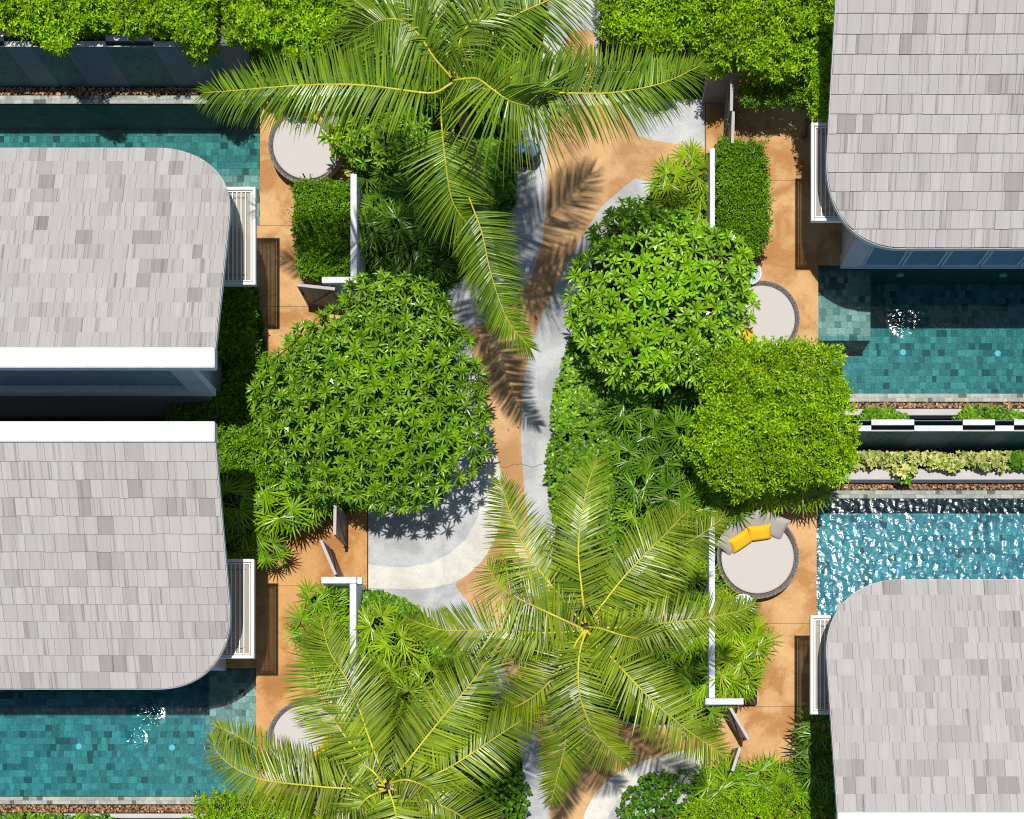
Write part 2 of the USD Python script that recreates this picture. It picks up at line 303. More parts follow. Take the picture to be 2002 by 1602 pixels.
grey = pxpoly([(1085,-120),(1180,-120),(1172,60),(1172,120),(1190,190),(1378,195),(1378,345),(1300,350),(1240,430),(1165,480),(1140,560),(1135,630),(1110,680),(1095,760),(1085,830),(1075,900),(1078,960),(1090,1010),(1075,1120),(1075,1230),(1110,1330),(1160,1395),(1260,1420),(1376,1412),(1376,1700),(1020,1700),(1022,1500),(1005,1420),(960,1360),(915,1295),(870,1245),(820,1200),(780,1170),(720,1163),(720,870),(880,850),(890,640),(870,570),(930,520),(985,440),(1000,380),(1005,290),(1020,200),(1060,100)])
obj('pavement', slab(grey, -.12, 0.0), M['grey_paving'], kind='structure')
arc_ll = [(720,1150),(800,1153),(845,1150),(885,1141),(915,1124),(942,1098),(963,1066),(977,1030),(984,990),(984,950),(978,915),(964,865)]
arc_br = [(1376,1462),(1320,1470),(1260,1487),(1205,1512),(1165,1548),(1143,1590),(1134,1640),(1132,1700)]
path = [(1112,60),(1165,60),(1165,150),(1215,215),(1245,265),(1270,273),(1300,279),(1340,284),(1378,286),(1378,330),(1300,348),(1265,356),(1243,347),(1215,370),(1175,405),(1145,450),(1115,505),(1085,560),(1060,615),(1040,670),(1026,735),(1019,800),(1018,860),(1022,920),(1027,980),(1040,1060),(1048,1150),(1060,1260),(1100,1340),(1170,1400),(1260,1425),(1376,1420)] + arc_br + [(1078,1700),(1075,1600),(1070,1520),(1050,1440),(1015,1380),(985,1310),(960,1240),(935,1200),(905,1165),(887,1142)] + arc_ll[4:] + [(950,800),(930,720),(915,645),(975,615),(1010,580),(1040,540),(1060,475),(1068,400),(1070,290),(1075,200),(1098,120)]
pp = pxpoly(path); pp = pp.buffer(.12).buffer(-.24).buffer(.12)
obj('path', slab(pp, -.05, .004), M['orange_paving'], kind='structure')
band1 = pxpoly(arc_ll + [(944,866),(950,930),(945,975),(933,1015),(910,1055),(880,1083),(845,1100),(800,1109),(760,1109),(720,1103)])
band2 = pxpoly(arc_br + [(1176,1700),(1181,1640),(1190,1595),(1210,1560),(1245,1532),(1290,1513),(1335,1503),(1376,1497)])
obj('pale_paving_band', slab(band1.buffer(.06).buffer(-.06), -.04, .008), M['cream_paving'], kind='structure')
obj('pale_paving_band', slab(band2.buffer(.06).buffer(-.06), -.04, .008), M['cream_paving'], kind='structure')
# a hairline crack across path and pavement
rng = np.random.default_rng(3)
ck = [P2(u, 911 + 4 * math.sin(u * .11) + rng.normal(0, .8) - (u > 1025) * (u - 1025) * .09) for u in np.arange(976, 1064, 4)]
from shapely.geometry import LineString
obj('crack', slab(LineString(ck).buffer(.004), -.02, .012), plain('crack_dark', (.09, .06, .04), .9), kind='structure')

def deck(name, poly, cuts, z=.012, m='deck'):
    d = thing(name, kind='structure')
    x0, y0, x1, y1 = poly.bounds
    ys = sorted([y0 - 1] + [P2(0, c)[1] for c in cuts] + [y1 + 1])
    for a, b in zip(ys, ys[1:]):
        piece = poly.intersection(sbox(x0 - 1, a + .005, x1 + 1, b - .005))
        for g in getattr(piece, 'geoms', [piece]):
            if g.area > .02: obj('slab', slab(g, -.14, z), M[m], d)
    obj('joint_bed', slab(poly.buffer(-.01), -.13, z - .012), M['soil'], d)
deck('deck', pxpoly([(508.6,150),(720,150),(720,740),(200,740),(200,440.6),(508.6,440.6)]).difference(pools['ul']['rect'].buffer(.004)), [441.5, 600])
deck('deck', pxpoly([(250,985),(718,985),(718,1162),(706,1300),(706,1640),(500.6,1640),(500.6,1306.4),(250,1306.4)]), [1146, 1440], m='deck_deep')
deck('deck', pxpoly([(1379.6,150),(1720,150),(1720,517.4),(1599.4,517.4),(1599.4,800),(1392,800),(1392,300),(1379.6,300)]), [353])
deck('deck', pxpoly([(1390,940),(1596.4,940),(1596.4,1236.4),(1760,1236.4),(1760,1640),(1378,1640),(1378,1400),(1390,1400)]), [1219, 1382])

rt = random.Random(11)
def tiles_in(rect, z0, z1, mats, weights, row=.2, widths=(.12, .16, .2, .2, .24), gap=.0025, rnd=rt):
    x0, y0, x1, y1 = rect.bounds; out = []
    n = max(1, round((y1 - y0) / row)); h = (y1 - y0) / n
    for i in range(n):
        x = x0
        while x < x1 - .02:
            w = min(rnd.choice(widths), x1 - x)
            if x1 - x - w < .06: w = x1 - x
            out.append((x + gap / 2, x + w - gap / 2, y0 + i * h + gap / 2, y0 + (i + 1) * h - gap / 2, z0, z1 + rnd.uniform(-.003, .003), rnd.choices(mats, weights)[0]))
            x += w
    return out
WL, DEPTH = -.035, 1.35
def in_view(x, y, z, m=12):
    k = CAM_H / (CAM_H - z) * PPM
    u, v = NU + x * k, NV - y * k
    return -m < u < 2002 + m and -m < v < 1602 + m
names = {'ul': 'upper left', 'lb': 'lower left', 'ur': 'upper right', 'lr': 'lower right'}
for key, pl in pools.items():
    r = pl['rect']; x0, y0, x1, y1 = r.bounds
    base = thing('pool_basin', kind='structure')
    t = .045
    obj('pool_wall', cat([bx(x0 - t, x0, y0 - t, y1 + t, -DEPTH - .2, -.08), bx(x1, x1 + t, y0 - t, y1 + t, -DEPTH - .2, -.08), bx(x0, x1, y0 - t, y0, -DEPTH - .2, -.08), bx(x0, x1, y1, y1 + t, -DEPTH - .2, -.08)]), M['pool_wall'], base)
    obj('pool_floor', bx(x0, x1, y0, y1, -DEPTH - .2, -DEPTH - .02), M['pool_wall'], base)
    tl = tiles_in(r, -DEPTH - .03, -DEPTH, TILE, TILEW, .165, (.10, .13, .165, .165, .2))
    if pl['shelf'] is not None:
        sx0, sy0, sx1, sy1 = pl['shelf'].bounds
        obj('shelf', bx(sx0, sx1, sy0, sy1, -DEPTH, -.40), M['pool_wall'], base)
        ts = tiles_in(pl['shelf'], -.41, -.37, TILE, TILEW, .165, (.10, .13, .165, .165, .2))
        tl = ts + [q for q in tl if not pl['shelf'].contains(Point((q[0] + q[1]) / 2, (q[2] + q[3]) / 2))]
    # tiles that the roofs do not hide come first
    def shown(q):
        x, y = (q[0] + q[1]) / 2, (q[2] + q[3]) / 2
        k = CAM_H / (CAM_H - q[5]) * PPM; u, v = NU + x * k, NV - y * k
        hid = {'ul': v > 290 and u < 330, 'lb': v < 1346 and u < 300, 'ur': v < 486, 'lr': v > 1133 and u > 1800}[key]
        return in_view(x, y, q[5]) and not hid
    vis = [q for q in tl if shown(q)]; vis.sort(key=lambda q: -(q[1] - q[0])); keep = vis[:300]; ids = set(map(id, keep))
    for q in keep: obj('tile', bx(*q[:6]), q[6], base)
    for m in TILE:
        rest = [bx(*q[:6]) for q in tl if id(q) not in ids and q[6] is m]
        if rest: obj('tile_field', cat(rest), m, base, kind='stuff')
    # coping of two rows of small stones
    cy0, cy1 = P2(0, pl['cop'][1])[1], P2(0, pl['cop'][0])[1]
    cp = thing('pool_coping', kind='structure')
    obj('coping_bed', bx(x0, x1, cy0 + .004, cy1, -.3, -.03), M['soil'], cp)
    cl = tiles_in(sbox(x0, cy0 + .004, x1, cy1), -.10, -.004, COP, [.4, .3, .25, .05], row=.1, widths=(.1, .14, .2, .2, .3))
    for q in cl:
        if in_view((q[0] + q[1]) / 2, q[2], 0, 30): obj('stone', bx(*q[:6]), q[6], cp)
    # pebbles in the gutter
    py0, py1 = P2(0, pl['peb'][1])[1], P2(0, pl['peb'][0])[1]
    pr = np.random.default_rng(len(key) + int(py0 * 10) % 97)
    ico = trimesh.creation.icosahedron(); vs, fs = [], []
    lo, hi = (max(x0, -14.3), x1) if pl['side'] < 0 else (x0, min(x1, 11.3))
    for i in range(int((hi - lo) * (py1 - py0) * 620)):
        s = pr.uniform(.018, .036) * np.array([pr.uniform(.8, 1.35), pr.uniform(.8, 1.2), .6])
        a = pr.uniform(0, 6.28); c, n_ = math.cos(a), math.sin(a)
        v = ico.vertices * s * (1 + pr.normal(0, .06, (12, 1))); v = v @ np.array([[c, n_, 0], [-n_, c, 0], [0, 0, 1]])
        vs.append(v + [pr.uniform(lo, hi), pr.uniform(py0 + .02, py1 - .02), -.035 + pr.uniform(0, .03)]); fs.append(ico.faces)
    LEAFY.add(LK + 'pebble_mix_' + key); pebm = mat('pebble_mix_' + key, {'g': ('attribute', {'attribute': 'rnd'}), 'r': ('rgb_ramp', {'ramp': [(0, (.10, .045, .022)), (.4, (.22, .105, .045)), (.8, (.34, .18, .085)), (1, (.50, .34, .2))]}), 'p': ('principled_bsdf', {'roughness': .55})},
               [('g.fac', 'r.fac'), ('r.color', 'p.base_color')], 'p.BSDF')
    obj('pebbles', cat(list(zip(vs, fs))), pebm, kind='stuff', label=f'brown pebbles in the gutter of the {names[key]} pool', cat='pebbles')
    # lamps on the floor, pale discs
    lamps = {'ur': [(1765, 690), (1950, 692)], 'lb': [(155, 1460), (337, 1462)]}.get(key, [])
    for u, v in lamps:
        x, y, _ = P(u, v, -1.0); y_, x_ = y * (CAM_H + DEPTH) / (CAM_H + 1.0), x * (CAM_H + DEPTH) / (CAM_H + 1.0)
        m = lathe([(0, 0), (.085, 0), (.085, .03), (.07, .045), (0, .05)], 18); m.apply_translation([x_, y_, -DEPTH]); obj('light_lens', m, M['lamp_white'], base, smooth=40)
    wall_lamps = {'ur': [(1760, 592), (1962, 592)], 'lb': [(143, 1362), (337, 1362)]}.get(key, [])
    for u, v in wall_lamps:
        x = P(u, v, -.6)[0]
        m = trimesh.creation.cylinder(.09, .05, sections=18); m.apply_transform(trimesh.transformations.rotation_matrix(math.pi / 2, [1, 0, 0])); m.apply_translation([x, y1 - .02, -.62]); obj('wall_light_lens', m, M['lamp_white'], base, smooth=40)
    sp = {'ur': [(*P2(1775, 622), .55)], 'lb': [(*P2(285, 1395), .5), (*P2(262, 1445), .35)]}.get(key, [])
    args = ({'lr': .034, 'ur': .006, 'lb': .006, 'ul': .003}[key], {'lr': 7.2, 'ur': 6.0, 'lb': 6.0, 'ul': 5.0}[key])
    deep = {'lr': (.38, .75, .90), 'ur': (.32, .68, .74), 'lb': (.28, .68, .76), 'ul': (.34, .68, .72)}[key]
    body = sbox(x0 + .002, y0 + .002, x1 - .002, y1 - .002)
    if pl['shelf'] is not None:
        sh = pl['shelf'].intersection(body); obj('pool_water', sheet(sh, WL), watermat('shallow_water_' + key, *args, (.66, .84, .86), sp), kind='structure'); body = body.difference(sh)
    obj('pool_water', sheet(body, WL), watermat('water_' + key, *args, deep, sp, **(dict(rough=.22, detail=.5, fine=.10) if key == 'lr' else {})), kind='structure')

# low concrete ledges
def ledge(u0, v0, u1, v1, z, label):
    a, b = P2(u0, v0, z), P2(u1, v1, z)
    obj('concrete_ledge', cat([cbx(a[0], b[0], a[1], b[1], -.1, z)]), M['ledge'], label=label, cat='ledge')
ledge(1625, 799.5, 2300, 812, .28, 'grey concrete ledge between the upper right pool pebbles and the screen wall')
ledge(1610, 916, 2300, 938, .38, 'grey concrete ledge below the yellow variegated plants')
ledge(-500, 1591, 640, 1600, .15, 'grey concrete ledge at the bottom left edge below the pebbles')

# ------------------------------------------------------------------ villas
rs = random.Random(5)
def villa(label, xe, dx, Ye, Yr, L, frame_u, wall_gap=.74):
    ZE, ZR = 3.0, 4.87
    s = 1 if Yr > Ye else -1
    zf = lambda y: ZE + (y - Ye) / (Yr - Ye) * (ZR - ZE)
    xf = xe + dx * L
    R = 1.8
    # outline: side edge, rounded corner, eave
    ang = np.linspace(0, math.pi / 2, 20)
    corner = [(xe + dx * (R - R * math.cos(a) ** .93), Ye + s * (R - R * math.sin(a) ** .93)) for a in ang]
    out = Polygon([(xe, Yr)] + corner + [(xf, Ye), (xf, Yr)]).buffer(0)
    h = thing('villa', label, 'house')
    def sheared(m, dz=0.0):
        v, f = m; v = np.array(v, float); v[:, 2] += np.array([zf(y) for y in v[:, 1]]) + dz; return v, f
    roof = obj('roof', sheared(slab(out.buffer(.012), -.15, -.022)), M['fascia'], h)
    # shingles, course by course from the eave up
    NC = 14; run = abs(Yr - Ye) / NC
    inner, far = [], {m: [] for m in SH}
    for c in range(NC):
        ya, yb = Ye + s * run * c, Ye + s * min(run * (c + 1) + .03, abs(Yr - Ye))
        x = 0.0 + rs.uniform(-.2, 0)
        while x < L:
            w = rs.choice([.15, .2, .25, .28, .3, .3, .34, .4])
            xa, xb = xe + dx * max(x, -.02), xe + dx * min(x + w - .005, L)
            jy = rs.uniform(-.006, .006)
            piece = sbox(min(xa, xb), min(ya + jy, yb), max(xa, xb), max(ya + jy, yb)).intersection(out)
            x += w
            if piece.is_empty or piece.area < .002 or piece.geom_type != 'Polygon': continue
            lift = rs.uniform(.026, .034)
            v, f = slab(piece, -.022, 0.0) if len(piece.exterior.coords) > 5 else bx(*[piece.bounds[i] for i in (0, 2, 1, 3)], -.022, 0.0)
            v = np.array(v, float)
            tt = np.abs(v[:, 1] - ya) / run
            v[:, 2] += np.array([zf(y) for y in v[:, 1]]) + lift * np.clip(1 - tt, 0, 1.0)
            m = rs.choices(SH, SHW)[0]
            k = CAM_H / (CAM_H - 3.9) * PPM; uu = NU + (xa + xb) / 2 * k
            (inner.append((v, f, m)) if -25 < uu < 2027 else far[m].append((v, f)))
    for v, f, m in inner[:300]: obj('shingle', (v, f), m, roof)
    for v, f, m in inner[300:]: far[m].append((v, f))
    for m in SH:
        if far[m]: obj('shingle_field', cat(far[m]), m, roof, kind='stuff')
    # white cap along the high edge
    obj('ridge_cap', cat([cbx(xe - dx * .02, xf, Yr + s * .003, Yr + s * .44, ZR - .16, ZR + .075, .02)]), M['ridge_white'], h)
    # walls under the roof
    wx0, wy0, wy1 = xe + dx * 1.02, Ye + s * wall_gap, Yr + s * .10
    prof = Polygon([(wy0, 0), (wy0, zf(wy0) - .16), (wy1 - s * .02, zf(Yr) - .17), (wy1 - s * .02, 0)])
    m = trimesh.creation.extrude_polygon(prof, abs(xf - wx0), engine='earcut')      # (y, z, x)
    v = np.array(m.vertices)[:, [2, 0, 1]]; v[:, 0] = wx0 + dx * v[:, 0]
    obj('wall', (v, m.faces if dx > 0 else m.faces[:, ::-1]), M['wall_paint'], h)
    # eave side: glazed doors between posts
    n = 6; pw = (abs(xf - wx0) - .5) / n; yo = wy0 - s * .03
    obj('corner_post', cat([bx(wx0 - dx * .05, wx0 + dx * .44, wy0 - s * .09, wy0 + s * .2, 0, zf(wy0) - .18)]), M['wall_paint'], h)
    for i in range(n):
        a, b = wx0 + dx * (.46 + pw * i), wx0 + dx * (.46 + pw * (i + 1) - .03)
        lo_, hi_ = sorted((a, b))
        fr = obj('door_frame', cat([bx(lo_, lo_ + .07, yo - .035, yo + .035, .05, 2.55), bx(hi_ - .07, hi_, yo - .035, yo + .035, .05, 2.55), bx(lo_ + .07, hi_ - .07, yo - .035, yo + .035, 2.45, 2.55), bx(lo_ + .07, hi_ - .07, yo - .035, yo + .035, .05, .14)]), M['wall_paint'], h)
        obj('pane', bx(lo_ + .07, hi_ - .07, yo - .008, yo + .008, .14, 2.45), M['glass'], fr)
    obj('step', bx(wx0 + dx * .0, xf, wy0 - s * .10, wy0 - s * .03, 0, .06), M['wall_paint'], h)
    # ridge side: a projecting upper wall with a recessed long window over a dark lower wall
    yA, yB = wy1, wy1 + s * .16
    a, b = sorted((wx0 - dx * .35, xf))
    uw = obj('upper_wall', cat([bx(a, b, yA, yB, 2.15, 2.55), bx(a, b, yA, yB, 4.25, ZR - .17)] + [bx(q, q + .5, yA, yB, 2.55, 4.25) for q in ((b - .5, a + .02) if dx < 0 else (a, b - .5))]), M['wall_paint'], h)
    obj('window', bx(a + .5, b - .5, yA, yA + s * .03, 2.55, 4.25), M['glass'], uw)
    obj('sill', bx(a + .5, b - .5, yA + s * .04, yB + s * .04, 2.5, 2.60), M['white_paint'], uw)
    obj('lower_wall', bx(a + .3, b - .3, yA, yA + s * .06, 0, 2.14), M['dark_wall'], h)
    return h

def canopy(h, u_edge, v0, v1, dx):
    z = 2.48
    x0 = P2(u_edge, 0, z)[0]; ya, yb = sorted((P2(0, v0, z)[1], P2(0, v1, z)[1])); x1 = x0 + dx * 1.42
    t = .075
    a, b = sorted((x0, x1))
    fr = obj('canopy', cat([cbx(x0, x0 + dx * t, ya, yb, z - .14, z), cbx(x0 + dx * t, x1, ya, ya + t, z - .14, z), cbx(x0 + dx * t, x1, yb - t, yb, z - .14, z), cbx(x1 - dx * t, x1, ya + t, yb - t, z - .14, z)]), M['canopy_white'], h)
    obj('canopy_rail', cat([bx(x0 + dx * .09, x0 + dx * .115, ya + .09, yb - .09, z - .10, z - .022), bx(x0 + dx * .115, x1 - dx * .09, ya + .09, ya + .115, z - .10, z - .022), bx(x0 + dx * .115, x1 - dx * .09, yb - .115, yb - .09, z - .10, z - .022)]), M['canopy_slat'], fr)
    obj('canopy_panel', bx(x0 + dx * .08, x1 - dx * .08, ya + .08, yb - .08, z - .075, z - .062), M['canopy_panel'], fr)
    for i in range(11):
        xs = x0 + dx * (.22 + .098 * i)
        obj('slat', bx(xs, xs + dx * .02, ya + .12, yb - .12, z - .06, z - .012), M['canopy_slat'], fr)
    for yy, dz in ((ya + .24, 0), (yb - .24, .0)):
        pts = [(x0 + dx * q, yy + .012 * math.sin(q * 37), z - .02 + .006 * math.sin(q * 50)) for q in np.linspace(.2, 1.2, 30)]
        obj('tie_wire', tube(pts, .006, 4), M['twine'], fr)
    # posts' brackets on the wall
    obj('bracket', cat([bx(x1, x1 + dx * .1, ya + .1, ya + .16, z - .14, z - .04), bx(x1, x1 + dx * .1, yb - .16, yb - .1, z - .14, z - .04)]), M['canopy_white'], fr)

ze, zr = 3.0, 4.87
v1 = villa('grey shingled villa in the upper left with its low eave over the shaded pool', -7.5, -1, P2(0, 290, ze)[1], P2(0, 680, zr)[1], 9.2, 0)
canopy(v1, 499.5, 365, 557, -1)
v2 = villa('grey shingled villa in the lower left with its white ridge facing the other villa', -7.5, -1, P2(0, 1347, ze)[1], P2(0, 866, zr)[1], 9.2, 0)
canopy(v2, 496.5, 1093, 1287.5, -1)
v3 = villa('grey shingled villa in the upper right above the dark teal pool', 5.55, 1, P2(0, 485, ze)[1], P2(0, 485, ze)[1] + 5.05, 7.3, 2002)
canopy(v3, 1586, 239.5, 432, 1)
v4 = villa('grey shingled villa in the lower right beside the glittering pool', 5.55, 1, P2(0, 1133.5, ze)[1], P2(0, 1587, zr)[1], 7.3, 2002)
canopy(v4, 1584.5, 1203, 1397, 1)

# ------------------------------------------------------------------ screen walls, planters, gates
def screen_wall(label, v_base, ztop, cuts, start_front, dark=1):
    Y = P2(0, v_base)[1]
    w = thing('screen_wall', label, 'wall')
    front = start_front
    for u0, u1 in zip(cuts, cuts[1:]):
        a, b = P2(u0, 0, ztop)[0], P2(u1, 0, ztop)[0]
        rr = random.Random(int(u0))
        if front:
            p = obj('panel', bx(a + .004, b - .004, Y, Y + .12, -.1, ztop), M['fence_grey'], w); obj('cap', cat([cbx(a, b, Y - .006, Y + .126, ztop + .001, ztop + .025, .006)]), M['white_paint'], p)
            obj('thin_panel', bx(a + .004, b - .004, Y + .235, Y + .26, -.1, ztop - .01), M['fence_green'], w)
        else:
            p = obj('panel', bx(a + .004, b - .004, Y + .14, Y + .26, -.1, ztop), M['fence_grey'], w); obj('cap', cat([cbx(a, b, Y + .134, Y + .266, ztop + .001, ztop + .025, .006)]), M['white_paint'], p)
            q = obj('thin_panel', bx(a + .004, b - .004, Y, Y + .025, -.1, ztop - .01), M['fence_green'], w)
            obj('panel_edge', bx(a + .004, b - .004, Y - .004, Y + .029, ztop - .009, ztop), M['gate_cap'], q)
            # leaf-like relief cut into the green panel
            cuts_ = []
            for k in range(12):
                x, z, g = rr.uniform(a + .08, b - .08), rr.uniform(.3, ztop - .1), rr.uniform(-.6, .6)
                l_ = rr.uniform(.05, .12)
                cuts_.append(hexa([(x, Y - .008, z), (x + l_ * math.cos(g), Y - .008, z + l_ * math.sin(g)), (x + l_ * math.cos(g), Y, z + l_ * math.sin(g)), (x, Y, z)],
                                  [(x, Y - .008, z + .02), (x + l_ * math.cos(g) * .8, Y - .008, z + l_ * math.sin(g) + .012), (x + l_ * math.cos(g) * .8, Y, z + l_ * math.sin(g) + .012), (x, Y, z + .02)]))
            obj('leaf_relief', cat(cuts_), M['fence_grey'] if rr.random() < .5 else M['dark_wall'], q)
        front = not front
    return w
screen_wall('dark grey screen wall of staggered panels with white caps behind the upper left pool', 168, 1.8, [-420, -290, -170, -60, 8, 62, 121, 207, 300, 395, 440], True)
screen_wall('grey green screen wall of staggered panels with white caps between the two right pools', 878, 1.72, [1560, 1703, 1787, 1882, 1945, 1982, 2070, 2160, 2260, 2360], True)
a, b = P2(420, 100, 1.9), P2(478, 90, 1.9)
obj('wall_block', cat([cbx(a[0], b[0], P2(0, 168)[1] - .02, P2(0, 168)[1] + .45, -.1, 1.9, .015)]), M['dark_wall'], label='dark grey block at the right end of the upper left screen wall', cat='wall')

def planter(label, bars, z=1.55, soil=None):
    p = thing('planter_wall', label, 'wall')
    for u0, v0, u1, v1 in bars:
        a, b = P2(u0, v0, z), P2(u1, v1, z)
        w = obj('wall', bx(a[0] + .006, b[0] - .006, min(a[1], b[1]) + .006, max(a[1], b[1]) - .006, -.1, z - .03), M['planter_paint'], p)
        obj('cap', cat([cbx(a[0], b[0], a[1], b[1], z - .029, z, .01)]), M['white_paint'], w)
    if soil: a, b = P2(soil[0], soil[1], .3), P2(soil[2], soil[3], .3); obj('soil', bx(a[0], b[0], a[1], b[1], -.1, .3), M['soil'], p)
    return p
planter('white L shaped wall holding the clipped hedge beside the upper left daybed', [(685, 340, 697.5, 541), (629, 541.3, 697.5, 553.5)])
pl2 = planter('white L shaped wall around fan palms beside the lower left deck', [(683.5, 1141.4, 696.5, 1420), (628, 1128, 696.5, 1141)], soil=(606, 1165, 688, 1345))
planter('white wall left of the clipped hedge by the upper right deck', [(1388, 290, 1398, 482)])
planter('white L shaped wall left of the bright fan palms on the lower right deck', [(1386, 1010, 1398, 1365.2), (1379, 1365.5, 1454, 1378)], soil=(1390, 1200, 1480, 1378))
# a slab of wall beside the upper right gate
a, b = P2(1383, 140, 1.5), P2(1450, 140, 1.5); yb = P2(0, 204)[1]
obj('gate_wall', cat([cbx(a[0], b[0], yb, yb + .18, -.1, 1.5)]), M['gate'], label='dark grey wall stub beside the upper right gate under the trees', cat='wall')
# lamp on the planter wall
def wall_lamp(u, v, label):
    x, y, _ = P(u, v, 1.4)
    t = thing('wall_lamp', label, 'lamp', (x, y, 1.18))
    obj('housing', cat([cbx(-.055, .055, -.08, .08, 0, .22, .012)]), M['lamp_white'], t)
    obj('back_plate', cat([cbx(-.08, -.056, -.06, .06, .04, .18, .004)]), M['dark_metal'], t)
wall_lamp(703, 1135, 'small white box lamp on the corner of the lower left planter wall')

def gate(label, top0, top1, z=1.5, knobs=True):
    a, b = P2(*top0, z), P2(*top1, z)
    g = thing('gate', label, 'gate')
    d = (b - a) / np.linalg.norm(b - a); nrm_ = np.array([-d[1], d[0]]); L = np.linalg.norm(b - a)
    n = 4
    obj('frame', cat([pbx(a, a + d * .06, .055, .06, z - .05), pbx(b - d * .06, b, .055, .06, z - .05), pbx(a + d * .06, b - d * .06, .055, .06, .14)]), M['gate'], g)
    obj('top_rail', cat([pbx(a, b, .075, z - .048, z)]), M['gate_cap'], g)
    for i in range(n):
        p0, p1 = a + d * (.065 + (L - .13) * i / n), a + d * (.065 + (L - .13) * (i + 1) / n - .006)
        obj('board', cat([pbx(p0, p1, .028, .145, z - .052, .003)]), M['gate'], g)
    # diagonal brace on the face towards the deck
    for sgn in (-1, 1):
        off = nrm_ * .022 * sgn
        p0, p1 = a + d * .08 + off, b - d * .08 + off
        obj('brace', tube([(p0[0], p0[1], .2), (p1[0], p1[1], z - .15)], .014, 4), M['dark_metal'], g)
    e = a + d * .05
    obj('latch', cat([tube([(*(e + nrm_ * .07), .95), (*(e - nrm_ * .07), .95)], .018, 6), tube([(*(e + nrm_ * .04), .12), (*(e + nrm_ * .04), .5)], .011, 6)]), M['dark_metal'], g)
    obj('hinge', cat([tube([(*(b), .3), (*(b), .42)], .03, 8), tube([(*(b), z - .4), (*(b), z - .28)], .03, 8)]), M['dark_metal'], g)
gate('open dark grey gate leaf below the upper left planter wall', (580, 557), (655, 565), 1.44)
gate('open grey gate leaf standing upright below the big rosette bush', (654, 1046), (655, 985), 1.62)
gate('slanting open grey gate leaf at the top of the lower left planter wall', (627, 1056), (656, 1124), 1.5)
gate('open grey gate leaf slanting below the lower right planter wall', (1464, 1446), (1428, 1384), 1.5)
gate('half hidden grey gate leaf above the bottom right fan palms', (1447, 1462), (1432, 1508), 1.5)
gate('open gate leaf half under the upper right trees', (1430, 217), (1431, 148), 1.5)
gate('open gate leaf just above the upper right clipped hedge', (1434, 218), (1432, 280), 1.5)

# ------------------------------------------------------------------ daybeds and their cushions, tables
def pillow_mesh(w, d, t, n=14):
    g = np.linspace(-1, 1, n); X, Y = np.meshgrid(g, g, indexing='ij')
    prof = np.clip((1 - X ** 4) * (1 - Y ** 4), 0, 1) ** .55
    pin = 1 - .07 * (1 - np.abs(X) ** 2) * np.abs(Y) ** 6 - .0
    pin2 = 1 - .07 * (1 - np.abs(Y) ** 2) * np.abs(X) ** 6
    top = np.stack([X * w / 2 * pin2, Y * d / 2 * pin, prof * t / 2], -1).reshape(-1, 3); bot = top * [1, 1, -1]
    i, j = np.meshgrid(np.arange(n - 1), np.arange(n - 1), indexing='ij'); q = np.stack([i * n + j, (i + 1) * n + j, (i + 1) * n + j + 1, i * n + j + 1], -1).reshape(-1, 4)
    f = np.vstack([q[:, [0, 1, 2]], q[:, [0, 2, 3]]])
    return cat([(top, f), (bot, f[:, ::-1])])
def place(m, loc, yaw=0.0, pitch=0.0, roll=0.0):
    v, f = m; T = trimesh.transformations.euler_matrix(roll, pitch, yaw, 'sxyz')[:3, :3]
    return np.asarray(v) @ T.T + np.asarray(loc), f
